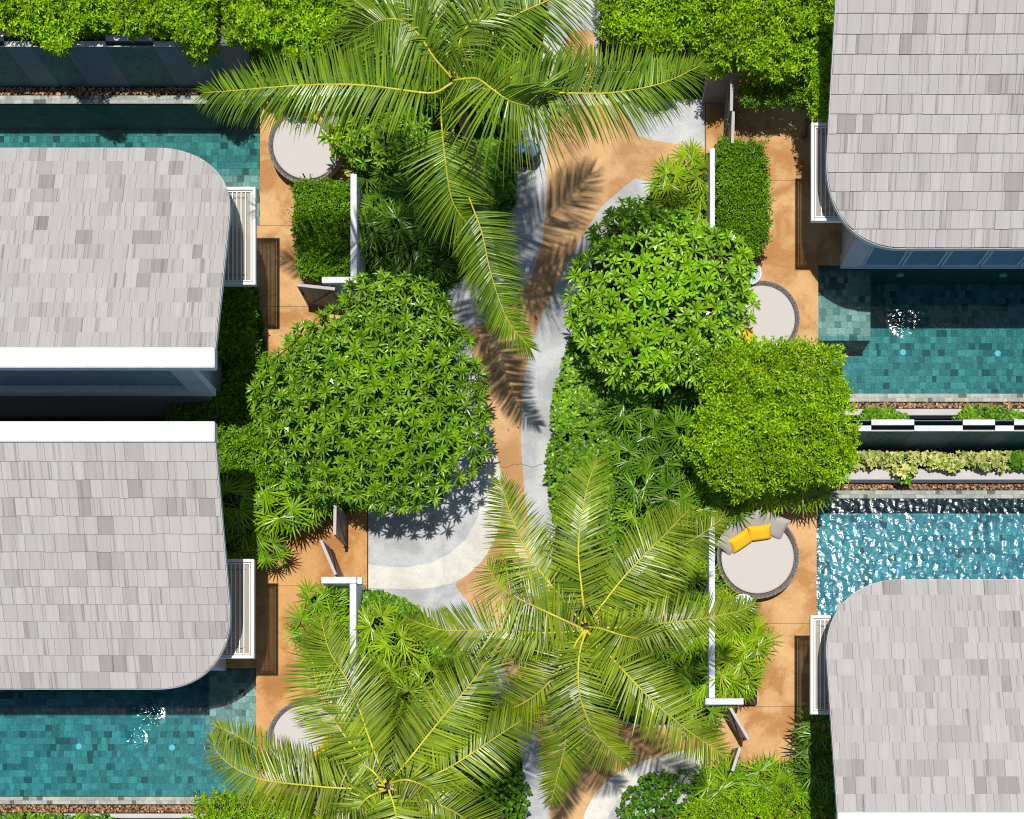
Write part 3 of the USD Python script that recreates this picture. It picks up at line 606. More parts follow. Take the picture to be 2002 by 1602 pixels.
def daybed(label, where, u, v, R, back_deg, pillows, cushions, rot=0):
    c = P(u, v, .42); c[2] = 0.012
    t = thing('daybed', label, 'daybed', c)
    n, hb = 72, back_deg * math.pi / 180
    rows = []
    ang = np.linspace(0, 2 * math.pi, n, endpoint=False)
    bk = np.clip((np.cos(ang - hb) + .35) / 1.35, 0, 1) ** 1.3
    rim = .44 + .36 * bk
    prof = [(.80, .06, 0), (.88, .10, 0), (.985, .30, .2), (1.0, None, .9), (.965, None, .97), (.885, .36, 0), (.87, .30, 0)]
    for k, (rr, z, _) in enumerate(prof):
        zz = np.full(n, z) if z is not None else rim - (0 if k == 3 else -.012)
        if k == 5: zz = np.full(n, .36)
        rows.append(np.stack([R * rr * np.cos(ang), R * rr * np.sin(ang), zz], 1))
    V = np.vstack(rows); F = []
    for k in range(len(prof) - 1):
        for i in range(n):
            a, b_, cc, d = k * n + i, k * n + (i + 1) % n, (k + 1) * n + (i + 1) % n, (k + 1) * n + i
            F += [(a, b_, cc), (a, cc, d)]
    F += [(0, i + 1, i) for i in range(1, n - 1)]
    obj('rattan_shell', (V, np.array(F)), M['rattan'], t, smooth=50)
    r = R * .872
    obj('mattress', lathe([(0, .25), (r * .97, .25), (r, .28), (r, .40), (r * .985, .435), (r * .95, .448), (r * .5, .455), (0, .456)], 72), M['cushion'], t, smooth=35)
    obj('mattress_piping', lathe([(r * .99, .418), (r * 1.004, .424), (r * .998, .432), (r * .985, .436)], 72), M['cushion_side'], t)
    obj('foot_ring', lathe([(R * .70, 0), (R * .78, 0), (R * .78, .07), (R * .70, .07)], 40), M['dark_metal'], t)
    def put(deg, dist, w, d, th, tilt, z, name, m, lab, ct, yaw_add=0, grp=None):
        a = deg * math.pi / 180
        p = c + np.array([R * dist * math.cos(a), R * dist * math.sin(a), z])
        mm = place(pillow_mesh(w, d, th), (0, 0, 0), 0, 0, 0)
        # tilt towards the middle: d runs up the backrest
        q = place(mm, (0, 0, 0), 0, 0, tilt); q = place(q, (0, 0, 0), a - math.pi / 2 + yaw_add * math.pi / 180)
        x = thing(name, lab, ct, p, group=grp)
        obj('cover', q, m, x, smooth=60)
        e = [q[0][k] for k in ()]
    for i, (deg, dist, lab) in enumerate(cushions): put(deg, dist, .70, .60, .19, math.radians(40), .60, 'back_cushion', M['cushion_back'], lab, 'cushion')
    for deg, dist, yaw, lab in pillows: put(deg, dist, .57, .40, .19, math.radians(36), .62, 'pillow', M['yellow_cloth'], lab, 'pillow', yaw)
    return t
daybed('round grey rattan daybed fully in view left of the glittering pool', '', 1481, 1090, 1.0, 118,
       [(140, .57, -16, 'left yellow pillow on the daybed left of the glittering pool'), (88, .56, 10, 'right yellow pillow on the daybed left of the glittering pool')],
       [(148, .80, 'left grey back cushion on the daybed by the glittering pool'), (106, .82, 'middle grey back cushion on the daybed by the glittering pool'), (66, .82, 'right grey back cushion on the daybed by the glittering pool')])
daybed('round grey daybed right of the upper left pool under a palm frond', '', 600, 285, .93, 25,
       [(74, .80, 0, 'yellow pillow under the frond on the upper left daybed'), (6, .78, 0, 'yellow pillow beside a leaf shadow on the upper left daybed')],
       [(45, .84, 'grey back cushion hidden under leaves on the upper left daybed')])
daybed('round grey daybed between the clipped lime tree and the upper right pool', '', 1488, 625, .93, 205,
       [(224, .62, 0, 'yellow pillow below the rosette bush on the upper right daybed')], [(180, .82, 'grey back cushion under the rosette bush on the upper right daybed')])
daybed('round grey daybed half under the bottom palm fronds beside the lower left pool', '', 600, 1446, .95, -30,
       [(-18, .60, 0, 'yellow pillow to the right on the daybed under the bottom palm'), (-66, .58, 0, 'yellow pillow to the front on the daybed under the bottom palm')],
       [(-42, .84, 'grey back cushion under dry fronds on the bottom left daybed')])
def side_table(u, v, label, R=.30):
    c = P(u, v, .48)
    t = thing('side_table', label, 'table', (c[0], c[1], .012))
    obj('top', lathe([(0, .44), (R * .97, .44), (R, .452), (R, .472), (R * .97, .482), (0, .484)], 40), M['table_top'], t, smooth=35)
    obj('rim', lathe([(R * .94, .4845), (R * .995, .4845), (R * .995, .498), (R * .94, .498)], 40), M['lamp_white'], t)
    obj('foot', lathe([(0, 0), (.20, 0), (.20, .015), (.03, .03), (.03, .44), (0, .44)], 24), M['dark_metal'], t, smooth=35)
side_table(1464, 534, 'round pale blue side table above the upper right daybed')
side_table(1452, 1186, 'round pale side table half under fan palms below the daybed')
# slatted rack beside the planter
c = P(1477, 1302, .5)
rk = thing('slatted_rack', 'dark slatted rack half hidden by fan palms on the lower right deck', 'rack', (c[0], c[1], .012))
obj('frame', cat([cbx(-.18, -.15, -.22, .22, .42, .47, .005), cbx(.15, .18, -.22, .22, .42, .47, .005)]), M['gate_cap'], rk)
for sx in (-1, 1):
    for sy in (-1, 1): obj('leg', cat([cbx(sx * .165 - .018, sx * .165 + .018, sy * .2 - .018, sy * .2 + .018, 0, .419, .004)]), M['dark_metal'], rk)
for i in range(9): obj('slat', cat([cbx(-.149, .149, -.21 + .05 * i, -.185 + .05 * i, .43, .46, .003)]), M['dark_metal'], rk)

# ------------------------------------------------------------------ person crouching by the pavement edge
def bones(segs, refine=.022, it=6):
    parts = []
    for (a, ra), (b, rb) in segs:
        s1 = manifold3d.Manifold.sphere(ra, 14).translate([float(x) for x in a]); s2 = manifold3d.Manifold.sphere(rb, 14).translate([float(x) for x in b])
        parts.append(manifold3d.Manifold.batch_hull([s1, s2]))
    m = manifold3d.Manifold.batch_boolean(parts, manifold3d.OpType.Add).refine_to_length(refine)
    mm = m.to_mesh(); t = trimesh.Trimesh(mm.vert_properties[:, :3], mm.tri_verts)
    trimesh.smoothing.filter_taubin(t, iterations=it); return t
def person():
    c = P(1036, 312)
    o = thing('person', 'crouching person in a light blue shirt and dark shorts at the pavement edge', 'person', (c[0], c[1], 0.0), rotz=168)
    A = np.array
    hipL, hipR = A([-.10, .10, .40]), A([-.10, -.10, .40])
    kneeL, kneeR = A([.28, .16, .52]), A([.30, -.15, .50])
    ankL, ankR = A([.02, .15, .09]), A([.04, -.14, .09])
    pel, chest, neck, head = A([-.10, 0, .43]), A([.10, 0, .80]), A([.20, 0, .98]), A([.29, 0, 1.10])
    shL, shR = A([.13, .19, .90]), A([.13, -.19, .90])
    elL, elR = A([.38, .24, .68]), A([.36, -.25, .66])
    wrL, wrR = A([.57, .15, .52]), A([.55, -.13, .48])
    seg = [((pel, .15), (chest, .155)), ((chest, .15), (neck, .075)), ((neck, .058), (head, .075)), ((hipL, .10), (kneeL, .065)), ((hipR, .10), (kneeR, .065)),
           ((kneeL, .062), (ankL, .04)), ((kneeR, .062), (ankR, .04)), ((hipL, .12), (hipR, .12)), ((shL, .07), (shR, .07)), ((shL, .058), (elL, .045)), ((shR, .058), (elR, .045)),
           ((elL, .044), (wrL, .028)), ((elR, .044), (wrR, .028)), ((head + [.01, 0, .05], .098), (head + [.02, 0, 0], .09)), ((head + [.05, 0, -.06], .055), (head + [.02, 0, -.02], .07)),
           ((head + [.10, 0, .015], .016), (head + [.118, 0, -.015], .018)), ((head + [.02, .095, .0], .018), (head + [.02, .095, .03], .02)), ((head + [.02, -.095, .0], .018), (head + [.02, -.095, .03], .02)),
           ((ankL, .042), (ankL + [.17, .02, -.055], .035)), ((ankR, .042), (ankR + [.17, -.02, -.055], .035)), ((ankL + [-.04, 0, -.045], .04), (ankL, .042)), ((ankR + [-.04, 0, -.045], .04), (ankR, .042))]
    for w, s in ((wrL, 1), (wrR, -1)):
        d = nrm(A([.75, -.25 * s, -.55])); side = nrm(np.cross(d, [0, 0, 1.0])); palm = w + d * .085
        seg.append(((w, .026), (palm, .034)))
        for k, (off, l_) in enumerate(((-.027, .062), (-.009, .072), (.009, .068), (.027, .052))):
            b0 = palm + side * off; b1 = b0 + d * l_ * .55 + [0, 0, -.008]; b2 = b1 + d * l_ * .35 + [0, 0, -.03]
            seg += [((b0, .0105), (b1, .0095)), ((b1, .0095), (b2, .008))]
        b0 = w + d * .03 + side * .03 * s; b1 = b0 + side * .03 * s + d * .035; seg += [((b0, .012), (b1, .0105)), ((b1, .0105), (b1 + d * .03 + [0, 0, -.012], .009))]
    obj('body', bones(seg, .02, 5), M['skin'], o, smooth=True)
    obj('shirt', bones([((pel + [.02, 0, .03], .168), (chest, .175)), ((chest, .17), (neck + [-.02, 0, -.05], .085)), ((shL, .088), (shR, .088)), ((shL, .078), (shL * .55 + elL * .45, .066)), ((shR, .078), (shR * .55 + elR * .45, .066))], .03, 6), M['blue_shirt'], o, smooth=True)
    obj('shorts', bones([((pel, .17), (pel + [.03, 0, .05], .165)), ((hipL, .125), (hipL * .3 + kneeL * .7, .092)), ((hipR, .125), (hipR * .3 + kneeR * .7, .092)), ((hipL, .13), (hipR, .13))], .03, 6), M['dark_cloth'], o, smooth=True)
    obj('hair', bones([((head + [-.02, 0, .07], .10), (head + [-.045, 0, .01], .088)), ((head + [.02, 0, .085], .088), (head + [-.02, 0, .07], .10))], .02, 4), M['hair'], o, smooth=True)
    for s, k in ((1, ankL), (-1, ankR)):
        obj('sandal', cat([place((np.array(cbx(-.09, .19, -.045, .045, 0, .018, .006).vertices), cbx(-.09, .19, -.045, .045, 0, .018, .006).faces), (k[0], k[1] + .005 * s, .002), .1 * s)]), M['dark_cloth'], o)
    for s in (-1, 1):
        e = trimesh.creation.icosphere(1, .012); e.apply_translation(head + [.098, .034 * s, .03]); obj('eye', e, M['hair'], o)
person()

# ------------------------------------------------------------------ foliage builders
def kites(p, d, up, L, Wd, fold=.25):
    """folded leaves: p base, d direction, up rough normal"""
    s = nrm(np.cross(d, up)); n = nrm(np.cross(s, d)); L = L[:, None]; Wd = Wd[:, None]
    mid = p + d * L * .48
    v = np.stack([p, mid + s * Wd / 2 + n * Wd * fold, p + d * L + n * L * -.08, mid - s * Wd / 2 + n * Wd * fold], 1).reshape(-1, 3)
    k = np.arange(len(p)) * 4
    f = np.stack([np.stack([k, k + 1, k + 2], 1), np.stack([k, k + 2, k + 3], 1)], 1).reshape(-1, 3)
    return v, f
def strips(p, d, up, L, Wd, droop, cup=.25, ts=(0, .3, .65, 1), ws=(.25, 1, .85, .05)):
    """arched pointed leaves with a fold along the midrib, 3 points a section"""
    n_ = len(p); s = nrm(np.cross(d, up)); n = nrm(np.cross(s, d)); L = np.asarray(L)[:, None]; Wd = np.asarray(Wd)[:, None]; droop = np.broadcast_to(droop, (n_,))[:, None]
    V = []
    for t, w in zip(ts, ws):
        c = p + d * L * t * (1 - .18 * droop * t) - np.array([0, 0, 1.0]) * L * droop * t * t
        V += [c - s * Wd * w / 2 + n * Wd * w * cup, c, c + s * Wd * w / 2 + n * Wd * w * cup]
    V = np.stack(V, 1); K = V.shape[1]; k = (np.arange(n_) * K)[:, None]
    F = []
    for i in range(len(ts) - 1):
        a = 3 * i
        F += [(a, a + 4, a + 3), (a, a + 1, a + 4), (a + 1, a + 5, a + 4), (a + 1, a + 2, a + 5)]
    F = np.array(F); f = (k[:, :, None] + F[None]).reshape(-1, 3)
    return V.reshape(-1, 3), f
def sample_px(poly_px, n, rng):
    g = Polygon(poly_px).buffer(0); x0, y0, x1, y1 = g.bounds; out = []
    while len(out) < n:
        q = rng.uniform([x0, y0], [x1, y1], (n * 2, 2)); out += list(q[contains_xy(g, q[:, 0], q[:, 1])])
    return np.array(out[:n]), g
def bdist(g, q):
    from shapely import distance
    return distance(sh_points(q), g.exterior)
def unproj(q, z):
    k = (CAM_H - z) / CAM_H / PPM
    return np.stack([(q[:, 0] - NU) * k, (NV - q[:, 1]) * k, z], 1)
def dome(d, R, z0, z1):
    t = np.clip(d / R, 0, 1); return z0 + (z1 - z0) * np.sqrt(np.clip(1 - (1 - t) ** 2, 0, 1))
def nz(xy, s, seed): return meshkit.fbm(np.column_stack([xy * s, np.full(len(xy), .37)]), 3, seed) - .5
def trunk_for(root, cx, cy, ztop, spread, seed, n=5, r=.07, m='trunk'):
    rr = np.random.default_rng(seed); z0 = ztop * .35
    obj('trunk', tube([(cx, cy, -.1), (cx + rr.normal(0, .04), cy + rr.normal(0, .04), z0 * .5), (cx + rr.normal(0, .06), cy, z0)], [r * 1.3, r, r * .85], 8), M[m], root, smooth=True)
    for i in range(n):
        a = i * 6.283 / n + rr.uniform(-.4, .4); R = spread * rr.uniform(.45, .75)
        obj('limb', tube([(cx, cy, z0 * .9), (cx + R * .4 * math.cos(a), cy + R * .4 * math.sin(a), z0 + (ztop - z0) * .45), (cx + R * math.cos(a), cy + R * math.sin(a), ztop * .82)], [r * .7, r * .5, r * .2], 6), M[m], root, smooth=True)
def fine_crown(name, label, ct, poly, z0, z1, m, n, leaf=(.075, .034), R=60, clump=.35, seed=0, group=None, box=False, depth=.35, trunk=True):
    """a crown of small leaves over a domed top, with lumps and hollows"""
    rng = np.random.default_rng(seed)
    NL = 8; ns = int(n * .72) // NL
    q, g = sample_px(poly, ns, rng)
    q = q + rng.normal(0, 1.5 if box else 4.0, q.shape)
    d = np.where(contains_xy(g, q[:, 0], q[:, 1]), bdist(g, q), 0.0)
    z = dome(d, 14 if box else R, z0, z1)
    xy0 = unproj(q, np.full(len(q), (z0 + z1) / 2))[:, :2]
    lump = nz(xy0, 1.5, seed) * 1.7 + nz(xy0, 3.8, seed + 5) * 1.9
    z = z + clump * lump - np.minimum(rng.exponential(depth * .42, ns), depth * 2.2)
    if not box: keep = nz(xy0, 3.4, seed + 9) + rng.normal(0, .05, ns) > -.15; q, z = q[keep], z[keep]
    z = np.maximum(z, .05); ns = len(q); c0 = unproj(q, z)
    ax = nrm(np.column_stack([rng.normal(0, .6, ns), rng.normal(0, .6, ns) - .05, np.full(ns, .8)]))
    sl = rng.uniform(.09, .2, ns)
    t = np.tile(np.linspace(.15, 1, NL), ns); ax8 = np.repeat(ax, NL, 0)
    p = np.repeat(c0, NL, 0) + ax8 * (t * np.repeat(sl, NL))[:, None] + rng.normal(0, .008, (ns * NL, 3))
    h = nrm(np.cross(ax8, [.31, .9, .1])); h2 = np.cross(ax8, h)
    aa = np.repeat(rng.uniform(0, 6.28, ns), NL) + np.tile(np.arange(NL) * 2.39996, ns)
    dv = nrm(np.cos(aa)[:, None] * h + np.sin(aa)[:, None] * h2 + ax8 * (.25 + .9 * t[:, None] ** 2)); up = nrm(ax8 + rng.normal(0, .3, p.shape) + [0, 0, .5])
    L = rng.uniform(.75, 1.2, len(p)) * leaf[0]; Wd = L * leaf[1] / leaf[0]
    c = g.representative_point(); C = P(c.x, c.y, (z0 + z1) / 2)
    root = thing(name, label, ct, group=group)
    obj('crown', kites(p, dv, up, L, Wd), m, root)
    if trunk: trunk_for(root, C[0], C[1], max(z1 * .85, .4), math.sqrt(g.area) / 80 * .5, seed + 1, r=.06 if z1 > 2 else .035)
    else:
        ex = [unproj(np.array([g.representative_point().coords[0]]), np.array([.1]))[0]]
        for i in range(4):
            s = sample_px(poly, 1, rng)[0]; b = unproj(s, np.array([0.0]))[0]; obj('stem', tube([(b[0], b[1], -.1), (b[0] + rng.normal(0, .05), b[1] + rng.normal(0, .05), z0 * .9)], [.03, .015], 6), M['stem'], root)
    return root
def rosette(p, axis, nleaf, L, Wd, rng, droop=.30, wide=False):
    ax = nrm(axis); h = nrm(np.cross(ax, [.13, .97, .2])); h2 = np.cross(ax, h)
    a = np.arange(nleaf) * 2.39996 + rng.uniform(0, 6.28); el = np.linspace(.0, 1.0, nleaf) * 1.0 + .02 + rng.normal(0, .1, nleaf)
    d = nrm(np.cos(el)[:, None] * (np.cos(a)[:, None] * h + np.sin(a)[:, None] * h2) + np.sin(el)[:, None] * ax)
    Ls = L * rng.uniform(.78, 1.12, nleaf) * np.linspace(1.05, .7, nleaf)
    return strips(np.repeat(p[None], nleaf, 0) + d * .012, d, np.repeat(ax[None], nleaf, 0), Ls, Wd * rng.uniform(.85, 1.15, nleaf), droop, .25, (0, .36, .74, 1) if wide else (0, .3, .65, 1), (.22, .62, 1, .18) if wide else (.25, 1, .85, .05))
def poisson_px(poly, r, rng, tries=6000):
    g = Polygon(poly).buffer(0); x0, y0, x1, y1 = g.bounds; pts = np.zeros((0, 2))
    for _ in range(tries):
        q = rng.uniform([x0, y0], [x1, y1])
        if not contains_xy(g, q[0], q[1]): continue
        if len(pts) == 0 or np.min(np.sum((pts - q) ** 2, 1)) > r * r: pts = np.vstack([pts, q])
    return pts, g
def rosette_bush(label, poly, z0, z1, m, spacing, L, Wd, nleaf, seed, R=130, flowers=(), under=1.0, name='rosette_bush', ct='shrub', lean=.9, wide=False):
    rng = np.random.default_rng(seed); pts, g = poisson_px(poly, spacing, rng)
    root = thing(name, label, ct)
    d = bdist(g, pts); z = dome(d, R, z0, z1)
    cx, cy = g.centroid.x, g.centroid.y
    xy = unproj(pts, z); z = z + .75 * nz(xy[:, :2], 1.5, seed) + rng.normal(0, .09, len(pts)); P3 = unproj(pts, z)
    order = np.argsort(-z); stems = []
    rest = []
    for i, k in enumerate(order):
        out = np.array([pts[k, 0] - cx, -(pts[k, 1] - cy)]); out = out / (np.linalg.norm(out) + 1e-6) * lean * (1 - min(d[k] / R, 1)) ** 1.5
        ax = np.array([out[0] + rng.normal(0, .18), out[1] + rng.normal(0, .18), 1.0])
        r_ = rosette(P3[k], ax, nleaf + int(rng.integers(-2, 3)), L * rng.uniform(.8, 1.25), Wd, rng, wide=wide)
        if i < 290: obj('leaf_cluster', r_, m, root)
        else: rest.append(r_)
        stems.append(tube([P3[k] - nrm(ax) * .35 - [0, 0, .25], P3[k]], [.012, .010], 4, False))
    # inner leaves, lower and half shaded
    n2 = int(len(pts) * under)
    q, _ = sample_px(poly, n2, rng); d2 = bdist(g, q); z2 = np.maximum(dome(d2, R, z0, z1) - rng.uniform(.25, .8, n2), .15); p2 = unproj(q, z2)
    for k in range(n2): rest.append(rosette(p2[k], np.array([rng.normal(0, .35), rng.normal(0, .35), 1.0]), nleaf, L * .95, Wd, rng))
    obj('inner_foliage', cat(rest), m, root, kind='stuff')
    obj('twigs', cat(stems), M['stem'], root)
    C = P(cx, cy, (z0 + z1) / 2); trunk_for(root, C[0], C[1], z1 * .85, math.sqrt(g.area) / 80 * .5, seed, n=7, r=.08)
    for u, v in flowers:
        zz = float(dome(bdist(g, np.array([[u, v]])), R, z0, z1)[0]) + .28
        f = rosette(P(u, v, zz), np.array([0, 0, 1.0]), 5, .06, .035, rng, .1); obj('flower', f, M['petal'], root)
    return root
def cover(name, label, poly, z0, z1, m, n, L=.13, seed=0, kind='stuff', R=30, nl=5, ct='ground cover', flat=.5):
    """low plants: small whorls of rounded leaves"""
    rng = np.random.default_rng(seed); q, g = sample_px(poly, n, rng); d = bdist(g, q)
    z = dome(d, R, z0, z1) + .5 * nz(unproj(q, np.zeros(len(q)))[:, :2], 2.0, seed) - rng.exponential(.14, n); z = np.maximum(z, .03)
    p = unproj(q, z); p = np.repeat(p, nl, 0); N = len(p)
    a = np.repeat(rng.uniform(0, 6.28, n), nl) + np.tile(np.arange(nl) * 6.283 / nl, n) + rng.normal(0, .25, N)
    dv = nrm(np.column_stack([np.cos(a), np.sin(a), rng.uniform(-.15, .75, N)])); up = nrm(np.column_stack([rng.normal(0, .25, N), rng.normal(0, .25, N), np.ones(N)]))
    Ls = L * rng.uniform(.65, 1.15, N)
    msh = strips(p, dv, up, Ls, Ls * flat, .22, .18, (0, .35, .75, 1), (.2, 1, .8, .1))
    if kind == 'stuff': return obj(name, msh, m, label=label, cat=ct, kind='stuff')
    root = thing(name, label, ct); obj('foliage', msh, m, root)
    for i in range(4):
        b = unproj(sample_px(poly, 1, rng)[0], np.array([0.0]))[0]; obj('stem', tube([(b[0], b[1], -.1), (b[0] + rng.normal(0, .05), b[1] + rng.normal(0, .05), max(z0, .25))], [.022, .012], 6), M['stem'], root)
    return root

# ------------------------------------------------------------------ trees and hedges of small leaves
T = (.10, .046)
fine_crown('lime_tree', 'lime green small leaved tree at the far left of the top edge', 'tree', [(-60,-90),(215,-90),(220,66),(185,74),(150,72),(135,106),(105,104),(62,76),(0,72),(-60,85)], 1.7, 2.5, M['lime'], 30000, T, 40, .5, 1)
fine_crown('lime_tree', 'lime green small leaved tree above the middle of the upper left screen wall', 'tree', [(212,-90),(432,-90),(425,92),(395,122),(372,110),(350,82),(302,72),(250,68),(215,66)], 1.7, 2.5, M['lime'], 27000, T, 40, .5, 2)
fine_crown('lime_tree', 'green small leaved tree left of the top palm fronds', 'tree', [(428,-90),(680,-90),(670,60),(640,110),(600,128),(545,112),(480,90),(440,88)], 1.6, 2.4, M['lime'], 24000, T, 40, .5, 3)
fine_crown('lime_tree', 'lime green small leaved tree right of the top palm at the top edge', 'tree', [(1165,-90),(1405,-90),(1395,60),(1372,108),(1340,92),(1300,112),(1255,95),(1225,100),(1180,70)], 1.7, 2.6, M['lime'], 27000, T, 45, .55, 4)
fine_crown('lime_tree', 'lime green small leaved tree between the upper right gate and villa', 'tree', [(1392,-90),(1645,-90),(1632,100),(1605,160),(1570,150),(1525,162),(1480,160),(1445,135),(1400,150),(1375,132),(1385,80)], 1.65, 2.5, M['lime'], 32000, T, 45, .55, 5)
fine_crown('dark_hedge', 'shaded dark hedge under the tree beside the upper right gate', 'hedge', [(1448,140),(1600,140),(1598,212),(1450,208)], 1.0, 1.4, M['hedge'], 9000, (.06, .03), 12, .1, 6, box=True, trunk=False)
fine_crown('climbing_shrub', 'narrow green shrub hanging beside the upper right villa roof', 'shrub', [(1582,120),(1630,90),(1628,240),(1602,245),(1585,228)], 2.0, 2.5, M['lime'], 6500, (.065, .032), 20, .3, 7)
fine_crown('clipped_lime_tree', 'squarish lime green clipped tree left of the right screen wall', 'tree', [(1378,690),(1440,668),(1500,674),(1545,668),(1638,684),(1644,728),(1658,768),(1672,838),(1668,900),(1640,945),(1590,938),(1550,952),(1500,958),(1440,975),(1390,945),(1352,900),(1348,860),(1362,830),(1378,780),(1370,730)], 2.15, 3.0, M['lime'], 62000, (.092, .042), 55, .75, 8)
fine_crown('clipped_hedge', 'clipped box hedge in the white planter beside the upper left daybed', 'hedge', [(579,360),(640,356),(686,362),(688,546),(590,546),(577,450)], 1.0, 1.35, M['hedge'], 30000, (.065, .034), 14, .12, 9, box=True, trunk=False)
fine_crown('clipped_hedge', 'clipped box hedge beside the white wall on the upper right deck', 'hedge', [(1400,278),(1488,282),(1497,340),(1503,460),(1482,500),(1440,500),(1402,486)], 1.0, 1.4, M['hedge'], 34000, (.065, .034), 14, .10, 10, box=True, trunk=False)
fine_crown('dark_hedge', 'shaded dark hedge between the upper left villa and its deck', 'hedge', [(425,556),(478,556),(500,590),(502,700),(420,705)], .9, 1.3, M['hedge'], 9500, (.07, .036), 12, .12, 11, box=True, trunk=False)
fine_crown('leafy_shrub', 'mid green small leaved shrub in the gap between the two left villas', 'shrub', [(335,800),(380,782),(440,776),(452,715),(505,698),(545,712),(530,800),(430,850),(340,850)], .9, 1.3, M['hedge'], 15000, (.085, .045), 30, .35, 12)
fine_crown('leafy_shrub', 'mid green small leaved shrub left of the big rosette bush', 'shrub', [(425,840),(530,790),(560,880),(540,960),(470,945),(440,925)], 1.0, 1.5, M['hedge'], 13000, (.08, .042), 30, .35, 13)
fine_crown('lime_hedge', 'lime green hedge at the bottom edge under the bottom palm fronds', 'hedge', [(368,1700),(366,1590),(395,1558),(450,1548),(520,1552),(600,1562),(650,1600),(650,1700)], 1.0, 1.4, M['lime'], 19000, (.075, .036), 25, .35, 14)
fine_crown('lime_hedge', 'bright green hedge at the bottom edge beside the lower right villa', 'hedge', [(1318,1700),(1325,1580),(1370,1560),(1440,1548),(1520,1556),(1598,1560),(1612,1600),(1612,1700)], 1.0, 1.4, M['lime'], 21000, (.085, .040), 25, .35, 15)
fine_crown('leafy_shrub', 'mid green leafy tree behind the left fronds of the top palm', 'tree', [(610,-40),(760,-40),(790,120),(700,215),(560,205),(500,170),(480,120),(560,118)], .9, 1.5, M['hedge'], 24000, (.10, .05), 50, .5, 16)
fine_crown('leafy_shrub', 'dark leafy shrub under the middle of the top palm crown', 'shrub', [(780,-40),(1060,-40),(1040,80),(1000,200),(860,230),(790,150)], 1.0, 1.8, M['dark_shrub'], 24000, (.12, .06), 50, .4, 17)

# ------------------------------------------------------------------ rosette bushes
rosette_bush('big dark green rosette leaved bush left of the central path', [(690,545),(760,532),(830,552),(872,585),(880,625),(915,650),(930,700),(945,755),(945,800),(962,845),(945,890),(925,930),(880,965),(850,985),(800,995),(740,1000),(690,985),(610,965),(560,940),(520,880),(505,830),(478,780),(500,730),(540,690),(580,640),(640,610),(670,580)], 2.0, 3.1, M['rosette'], 20.5, .265, .050, 15, 21, 120, flowers=[(648,745),(562,840)], under=1.5)
rosette_bush('bright green rosette leaved bush right of the central path', [(1165,440),(1215,400),(1260,405),(1330,415),(1390,455),(1440,465),(1470,510),(1462,560),(1475,605),(1455,640),(1430,680),(1420,720),(1370,735),(1310,755),(1245,750),(1195,740),(1150,690),(1120,640),(1110,580),(1118,530),(1150,490)], 2.0, 3.0, M['rosette_bright'], 22, .265, .066, 14, 22, 110, flowers=[(1435,466),(1281,484),(1384,612)], under=1.5, wide=True)
rosette_bush('small rosette leaved bush between the top palm and the upper left daybed', [(624,268),(650,245),(700,232),(770,225),(835,240),(838,290),(800,315),(720,325),(660,300)], 1.3, 1.9, M['rosette'], 21, .22, .066, 12, 23, 50, under=1.6)
rosette_bush('small dark rosette leaved shrub at the upper tip of the right bush', [(1165,440),(1200,395),(1250,385),(1262,420),(1230,445),(1180,470)], 1.1, 1.5, M['rosette'], 26, .21, .06, 10, 24, 40, under=.6)

# ------------------------------------------------------------------ low cover in the beds
cover('bed_cover', 'dark leafy ground cover filling the bed left of the upper path', [(690,210),(1010,210),(1008,300),(1002,380),(985,440),(930,520),(870,570),(880,640),(700,560)], .03, .15, M['dark_shrub'], 2200, .13, 31)
cover('bed_cover', 'dark leafy ground cover under the big left bush', [(430,560),(500,560),(520,720),(700,600),(880,640),(900,850),(860,980),(700,990),(560,1040),(430,1090),(430,850)], .1, .4, M['dark_shrub'], 6500, .13, 32)
cover('bed_cover', 'bright leafy ground cover along the right edge of the central path', [(1135,640),(1160,660),(1240,720),(1250,820),(1210,900),(1220,1000),(1200,1080),(1110,1090),(1085,1010),(1074,960),(1068,900),(1085,850),(1080,800),(1095,740),(1108,690)], .25, .6, M['cover'], 1250, .16, 33, R=25)
cover('bed_cover', 'leafy ground cover among the fan palms right of the path', [(1200,740),(1400,700),(1420,1000),(1390,1400),(1300,1410),(1170,1390),(1110,1320),(1085,1200),(1100,1080),(1230,1000)], .03, .12, M['dark_shrub'], 2300, .13, 34)
cover('bed_cover', 'leafy ground cover among the fan palms of the lower left bed', [(706,1165),(780,1172),(820,1205),(870,1250),(915,1300),(960,1365),(1000,1425),(1020,1500),(1020,1700),(640,1700),(640,1500),(706,1480)], .03, .15, M['dark_shrub'], 2600, .13, 35)
cover('bed_cover', 'leafy ground cover between the upper path and the upper right planter', [(1300,345),(1388,330),(1388,480),(1180,470),(1245,425)], .1, .35, M['hedge'], 1500, .12, 36)
rosette_bush('dark green round leaved shrub in front of the pale bottom right paving band', [(1213,1700),(1211,1580),(1230,1543),(1268,1518),(1330,1506),(1372,1526),(1382,1600),(1382,1700)], .6, 1.15, M['dark_shrub'], 14, .125, .075, 9, 61, R=50, under=1.3, name='leafy_shrub', wide=True)
rosette_bush('dark green round leaved shrub at the bottom edge right of the bottom palm', [(868,1700),(860,1570),(895,1500),(960,1475),(1012,1482),(1030,1540),(1032,1700)], .6, 1.15, M['dark_shrub'], 14, .125, .075, 9, 62, R=50, under=1.3, name='leafy_shrub', wide=True)
cover('leafy_shrub', 'dark green leafy shrub left of the upper grey pavement strip', [(930,280),(1004,285),(1000,400),(985,430),(930,470),(900,420)], .5, .9, M['dark_shrub'], 1300, .14, 39, kind='', R=30, ct='shrub', flat=.55)
